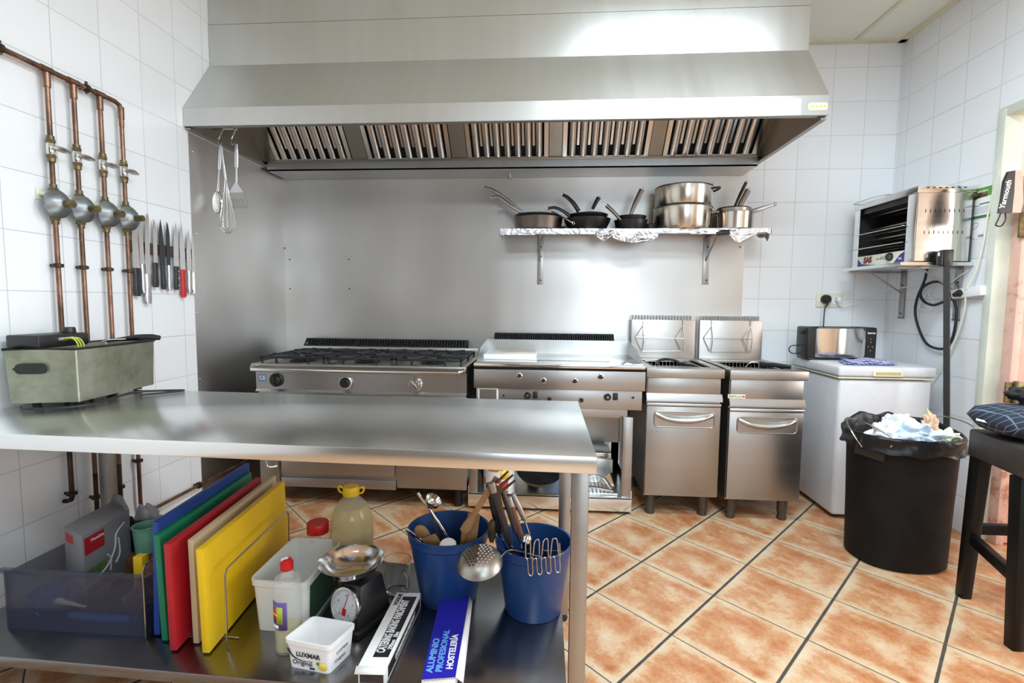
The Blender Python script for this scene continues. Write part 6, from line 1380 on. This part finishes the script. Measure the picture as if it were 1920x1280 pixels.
text('CATERING BAKING PARCHMENT', .022, fr((sp0.x+nn.x*.0014, sp0.y+nn.y*.0014, (Z0+zt_)/2-.003), ax_, (0, 0, 1)), M_['pwhite'], sdp, 'title_letters', bold=.0006, sx=.66)
bm = BM(); e0, e1 = a+(b-a)*.06, a+(b-a)*.9; f0 = -ax_.normalized()
hexa(bm, [(e0.x+f0.x*.001, e0.y+f0.y*.001, Z0+.004), (e1.x+f0.x*.001, e1.y+f0.y*.001, Z0+.004), (e1.x, e1.y, Z0+.004), (e0.x, e0.y, Z0+.004), (e0.x+f0.x*.001, e0.y+f0.y*.001, zt_-.022), (e1.x+f0.x*.001, e1.y+f0.y*.001, zt_-.022), (e1.x, e1.y, zt_-.022), (e0.x, e0.y, zt_-.022)]); mk('end_label', bm, plain('brown_print', (.05, .035, .03), .6), o)
bm = BM(); e = [a+Vector((-.004, -.002, .001)), b+Vector((.0, -.002, .001)), b+f0*.018+Vector((.002, 0, -.012)), a+f0*.018+Vector((-.004, 0, -.012))]; bm.faces.new([bm.verts.new(p) for p in e]); mk('end_flap', bm, M_['paper'], o, solid=.0012)
# aluminium foil carton
bl_ = plain('royal_blue_print', srgb(40, 36, 168), .35, 0, .05, 6)
o, a, b, c, d = carton('foil_carton', 'long royal blue aluminium foil carton leaning between the two buckets', (790, 1274), (854, 1269), (826, 1118), (880, 1116), Z0+.050, bl_, M_['paper'])
ax_ = ((d+c)/2-(a+b)/2); wx = (b-a); zt_ = Z0+.05
tp_ = patch(o, .0, 1, .0, 1, bl_, 'blue_top')
skyb = plain('sky_blue_print', srgb(110, 170, 230), .4)
text('ALUMINIO', .027, fr(tq(.19, .06, .001), ax_, -wx), skyb, tp_, 'title_letters', bold=.0009, sx=1.15, align='LEFT')
text('PROFESIONAL', .026, fr(tq(.47, .06, .001), ax_, -wx), skyb, tp_, 'title_letters', bold=.0008, sx=1.12, align='LEFT')
text('HOSTELERÍA', .027, fr(tq(.78, .08, .001), ax_, -wx), M_['pwhite'], tp_, 'subtitle_letters', bold=.0009, sx=1.0, align='LEFT')
bm = BM(); n_ = 14
for i in range(n_):
    u0, u1 = i/n_, (i+1)/n_; p0, p1, pm = tq(u0, 0, .0), tq(u1, 0, 0), tq((u0+u1)/2, 0, 0); f0 = -ax_.normalized()
    v = [bm.verts.new(q_) for q_ in (p0+f0*.0006, p1+f0*.0006, pm+f0*.0006+Vector((0, 0, -.006)))]; bm.faces.new(v)
mk('cutting_teeth', bm, M_['chrome'], tp_, solid=.0006)
bm = BM(); e = [b+Vector((.0, 0, 0)), c, c+Vector((.014, -.02, -.012)), b+Vector((.022, .002, -.018))]; bm.faces.new([bm.verts.new(p) for p in e]); mk('open_flap', bm, M_['paper'], o, solid=.001)
# ================================================================== COUNTERTOP FRYER ON THE TABLE
T0 = TZ+.0005
w = thing('countertop_fryer', 'greasy steel countertop fryer at the left end of the work table', 'fryer', (-1.86, 1.92, TZ))
s = N('greasy_steel'); f = s.noise(3, 6, rough=.7); s.set(col=s.ramp(f, (.35, (.22, .23, .15)), (.5, (.36, .37, .28)), (.68, (.50, .51, .44))), metal=.8, rough=s.mr(s.noise(9, 5), .2, .8, .32, .5)); gm = s.m
P = [Vector((-1.965, 1.675, 0)), Vector((-1.752, 1.735, 0)), Vector((-1.79, 2.14, 0)), Vector((-1.975, 2.10, 0))]
zb, zt = TZ+.014, 1.112; cc = sum(P, Vector())/4
Q_ = [p+(p-cc)*.035 for p in P]
Q_ = [Vector((max(q_.x, XL+.048), q_.y, 0)) for q_ in Q_]
bm = BM(); R1 = [bm.verts.new((*p.xy, zb)) for p in P]; R2 = [bm.verts.new((*p.xy, zt)) for p in Q_]; R3 = [bm.verts.new((*(p+(cc-p)*.05).xy, zt)) for p in Q_]; R4 = [bm.verts.new((*(p+(cc-p)*.08).xy, zt-.11)) for p in P]
for A_, B_ in ((R1, R2), (R2, R3), (R3, R4)):
    for j in range(4): bm.faces.new((A_[j], A_[(j+1) % 4], B_[(j+1) % 4], B_[j]))
bm.faces.new(R1[::-1]); bm.faces.new(R4); bmesh.ops.bevel(bm, geom=[e for e in bm.edges if abs((e.verts[0].co-e.verts[1].co).z) > .1], offset=.006, segments=3, affect='EDGES', profile=.5); mk('steel_casing', bm, gm, w, ang=30)
bm = BM(); tube(bm, [(*q_.xy, zt+.002) for q_ in Q_], .005, 8, closed=True); mk('rim', bm, M_['black'], w)
bm = BM(); ins = [q_+(cc-q_)*.07 for q_ in Q_]; hexa(bm, [(*q_.xy, zt-.05) for q_ in ins]+[(*q_.xy, zt-.045) for q_ in ins]); mk('oil_surface', bm, M_['nonstick'], w)
bm = BM(); box(bm, XL+.035, -1.865, 1.70, 1.905, zt+.004, zt+.052, .006); hd = mk('control_head', bm, M_['black'], w)
p = at(93, 622, Y=1.80); bm = BM(); lathe(bm, [(.022, 0), (.023, .004), (.021, .020), (.018, .023), (0, .023)], (-1.905, 1.86, zt+.052), 28); mk('thermostat_knob', bm, M_['black'], hd)
wy = plain('yellow_green_wire', srgb(190, 200, 70), .5); bm = BM()
for k in range(3): tube(bm, [(-1.866, 1.80+.012*k, zt+.034), (-1.84, 1.81+.012*k, zt+.034), (-1.825, 1.815+.012*k, zt+.010), (-1.83, 1.82+.012*k, zt-.03)], .003, 6, k=4)
mk('earth_wires', bm, wy, hd)
bm = BM(); box(bm, -1.868, -1.860, 1.775, 1.835, zt+.024, zt+.040, .001); mk('wire_bracket', bm, M_['chrome'], hd)
bm = BM(); a = Vector((-1.80, 2.05, zt+.012)); tube(bm, [a+Vector((-.09, -.04, -.004)), a+Vector((-.03, -.01, .006)), a+Vector((.01, .01, .010)), a+Vector((.055, .03, .010)), a+Vector((.085, .045, .006))], [.005, .009, .013, .014, .010], 10, k=4, flat=1.5); hb = mk('basket_handle', bm, M_['black'], w)
bm = BM(); tube(bm, [a+Vector((-.10, -.05, -.004)), a+Vector((-.05, -.06, .004)), a+Vector((-.02, -.03, .005)), a+Vector((-.03, 0, .003))], .0022, 6, k=4); mk('handle_wire', bm, M_['cream'], hb)
# oval side grip on the near face
f0, f1 = P[0], P[1]; dn = (f1-f0).normalized(); nn = dn.cross(Vector((0, 0, 1))); gc = at(66, 686, Y=1.70)
mm = fr((f0+(f1-f0)*.36+nn*.004).xy.to_3d()+Vector((0, 0, zb+.128)), dn, (0, 0, 1))
bm = BM(); prism(bm, rrect(-.048, .048, -.018, .020, .017), 'z', -.001, .012, M=mm); mk('side_grip', bm, plain('worn_black', (.02, .019, .017), .6, 0, .4, 50, .4, 90), w)
bm = BM(); prism(bm, rrect(-.058, -.044, -.004, .004, .003), 'z', -.001, .006, M=mm); mk('grip_clip', bm, M_['black'], w)
for x, y in ((-1.93, 1.74), (-1.80, 1.78), (-1.825, 2.09), (-1.94, 2.07)):
    bm = BM(); cyl(bm, (x, y, T0), (x, y, zb), .014, n=16); mk('foot', bm, M_['rubber'], w)
bm = BM(); tube(bm, [(-1.90, 1.655, T0+.006), (-1.85, 1.628, T0+.006), (-1.75, 1.66, T0+.006), (-1.70, 1.74, T0+.006), (-1.72, 1.87, T0+.010), (-1.715, 1.96, T0+.012), (-1.66, 2.02, T0+.008), (-1.585, 2.055, T0+.005), (-1.60, 2.015, T0+.005), (-1.68, 1.93, T0+.005)], .0045, 8, k=6); mk('power_cord', bm, M_['rubber'], w)
# ================================================================== THINGS IN THE GRIDDLE STAND
TZs = .1056
c = Vector((at(936, 920, Y=3.20).x, 3.20, TZs)); zt_ = at(936, 872, Y=3.14).z
w = thing('food_tub', 'white round food tub with orange and yellow print in the griddle stand', 'tub', c)
bm = BM(); H = .28; lathe(bm, [(0, 0), (.098, 0), (.101, .006), (.108, H-.03), (.112, H-.028), (.112, H), (0, H)], c, 48); mk('tub_body', bm, M_['wplast'], w)
def wr(u0, u1, z0_, z1_, m, name, n=14):
    return wrap(Vector((c.x, c.y, 0)), .1005+.007*((z0_+z1_)/2-c.z)/.25, z0_, z1_, -PI+u0*PI, -PI+u1*PI, m, name, w, d=.0012)
lbm = plain('navy_print', srgb(24, 30, 84), .5)
q_ = fr((c.x-.062, c.y-.0875, c.z+.205), (.83, -.57, 0), (0, 0, 1)); bm = BM(); lathe(bm, [(0, 0), (.044, 0), (.042, .002), (0, .003)], n=32, M=q_ @ Rz(-.35) @ Matrix.Diagonal((1, .62, 1, 1))); nb = mk('navy_oval', bm, lbm, w)
text('Irish', .034, q_ @ T(0, 0, .0034) @ Rz(-.25), M_['pwhite'], nb, 'oval_letters', bold=.0008)
for (u0, u1, z0_, z1_, cl) in ((.30, .52, .12, .17, srgb(236, 160, 50)), (.55, .75, .07, .13, srgb(236, 196, 80)), (.02, .22, .02, .07, srgb(226, 120, 40)), (.52, .72, .005, .06, srgb(206, 40, 36)), (.28, .62, .195, .203, srgb(60, 60, 110)), (.48, .6, .13, .19, srgb(240, 170, 70))):
    wr(u0, u1, c.z+z0_, c.z+z1_, plain('print_patch', cl, .5), 'printed_patch')
# olive black pan leaning in the stand
pc_ = at(1012, 916, Y=3.22); 
bm = BM(); mm = T(pc_.x, 3.235, TZs+.097) @ Rx(.42)
w = thing('olive_frying_pan', 'black frying pan with olive outside tilted in the griddle stand', 'pan', (pc_.x, 3.235, TZs))
lathe(bm, [(0, -.03), (.125, -.03), (.135, -.024), (.158, .018), (.160, .020)], n=56, M=mm); mk('pan_outside', bm, plain('olive_enamel', srgb(120, 112, 56), .35, 0, .2, 8), w)
bm = BM(); lathe(bm, [(.160, .0205), (.156, .0205), (.131, -.022), (.12, -.026), (0, -.026)], n=56, M=mm); mk('pan_inside', bm, M_['nonstick'], w)
# carton and grids at the right of the stand
p = at(1010, 885, Y=3.45)
bm = BM(); box(bm, -.02, .17, 3.45, 3.54, TZs, TZs+.21, .003); cb3 = tag(mk('blue_carton', bm, plain('blue_white_carton', srgb(150, 166, 206), .5, 0, .5, 3)), 'blue and white carton behind the olive pan in the griddle stand', 'carton')
bm = BM(); box(bm, -.13, -.05, 3.42, 3.52, TZs, TZs+.23, .004); tag(mk('black_container', bm, M_['black']), 'black container behind the tub in the griddle stand', 'container')
for i, (zz, lab) in enumerate(((TZs+.006, 'lowest'), (TZs+.150, 'upper'))):
    bm = BM(); x0_, x1_, y0_, y1_ = .20, .44, 3.20+.1*i, 3.50
    if i == 0: tube(bm, [(x0_-.02, 3.09, zz), (x1_, 3.09, zz), (x1_, 3.44, zz), (x0_-.02, 3.44, zz)], .005, 6, closed=True)
    else: box(bm, x0_, x1_, 3.30, 3.52, TZs, TZs+.16, .004)
    if i == 0:
        for k in range(10): tube(bm, [(x0_+k*.024, 3.09, zz), (x0_+k*.024, 3.44, zz)], .0022, 5)
        tag(mk('oven_rack', bm, M_['wire']), 'wire oven rack lying at the right of the griddle stand', 'rack')
    else: tag(mk('metal_tin', bm, M_['hood']), 'square metal tin at the back right of the griddle stand', 'tin')
bm = BM(); box(bm, .21, .43, 3.31, 3.51, TZs+.161, TZs+.20, .004); tag(mk('grey_drawer_box', bm, M_['table']), 'low metal box on top of the square tin in the griddle stand', 'box')
bm = BM(); tube(bm, [(.20, 3.16, TZs+.05), (.27, 3.14, TZs+.10), (.35, 3.13, TZs+.095), (.41, 3.12, TZs+.02)], .006, 8, k=5); tube(bm, [(.20, 3.14, TZs+.03), (.30, 3.12, TZs+.035), (.42, 3.11, TZs+.016)], .010, 8, k=4, flat=.6); tag(mk('metal_tongs', bm, M_['chrome']), 'bent steel tongs lying on the oven rack in the griddle stand', 'tongs')
bm = BM(); hexa(bm, [(.33, 3.15, TZs+.06), (.43, 3.13, TZs+.04), (.44, 3.16, TZs+.03), (.34, 3.18, TZs+.05), (.33, 3.15, TZs+.064), (.40, 3.13, TZs+.125), (.42, 3.16, TZs+.12), (.34, 3.18, TZs+.056)]); tag(mk('steel_scraper', bm, M_['chrome']), 'steel scraper blade leaning at the right of the griddle stand', 'scraper')
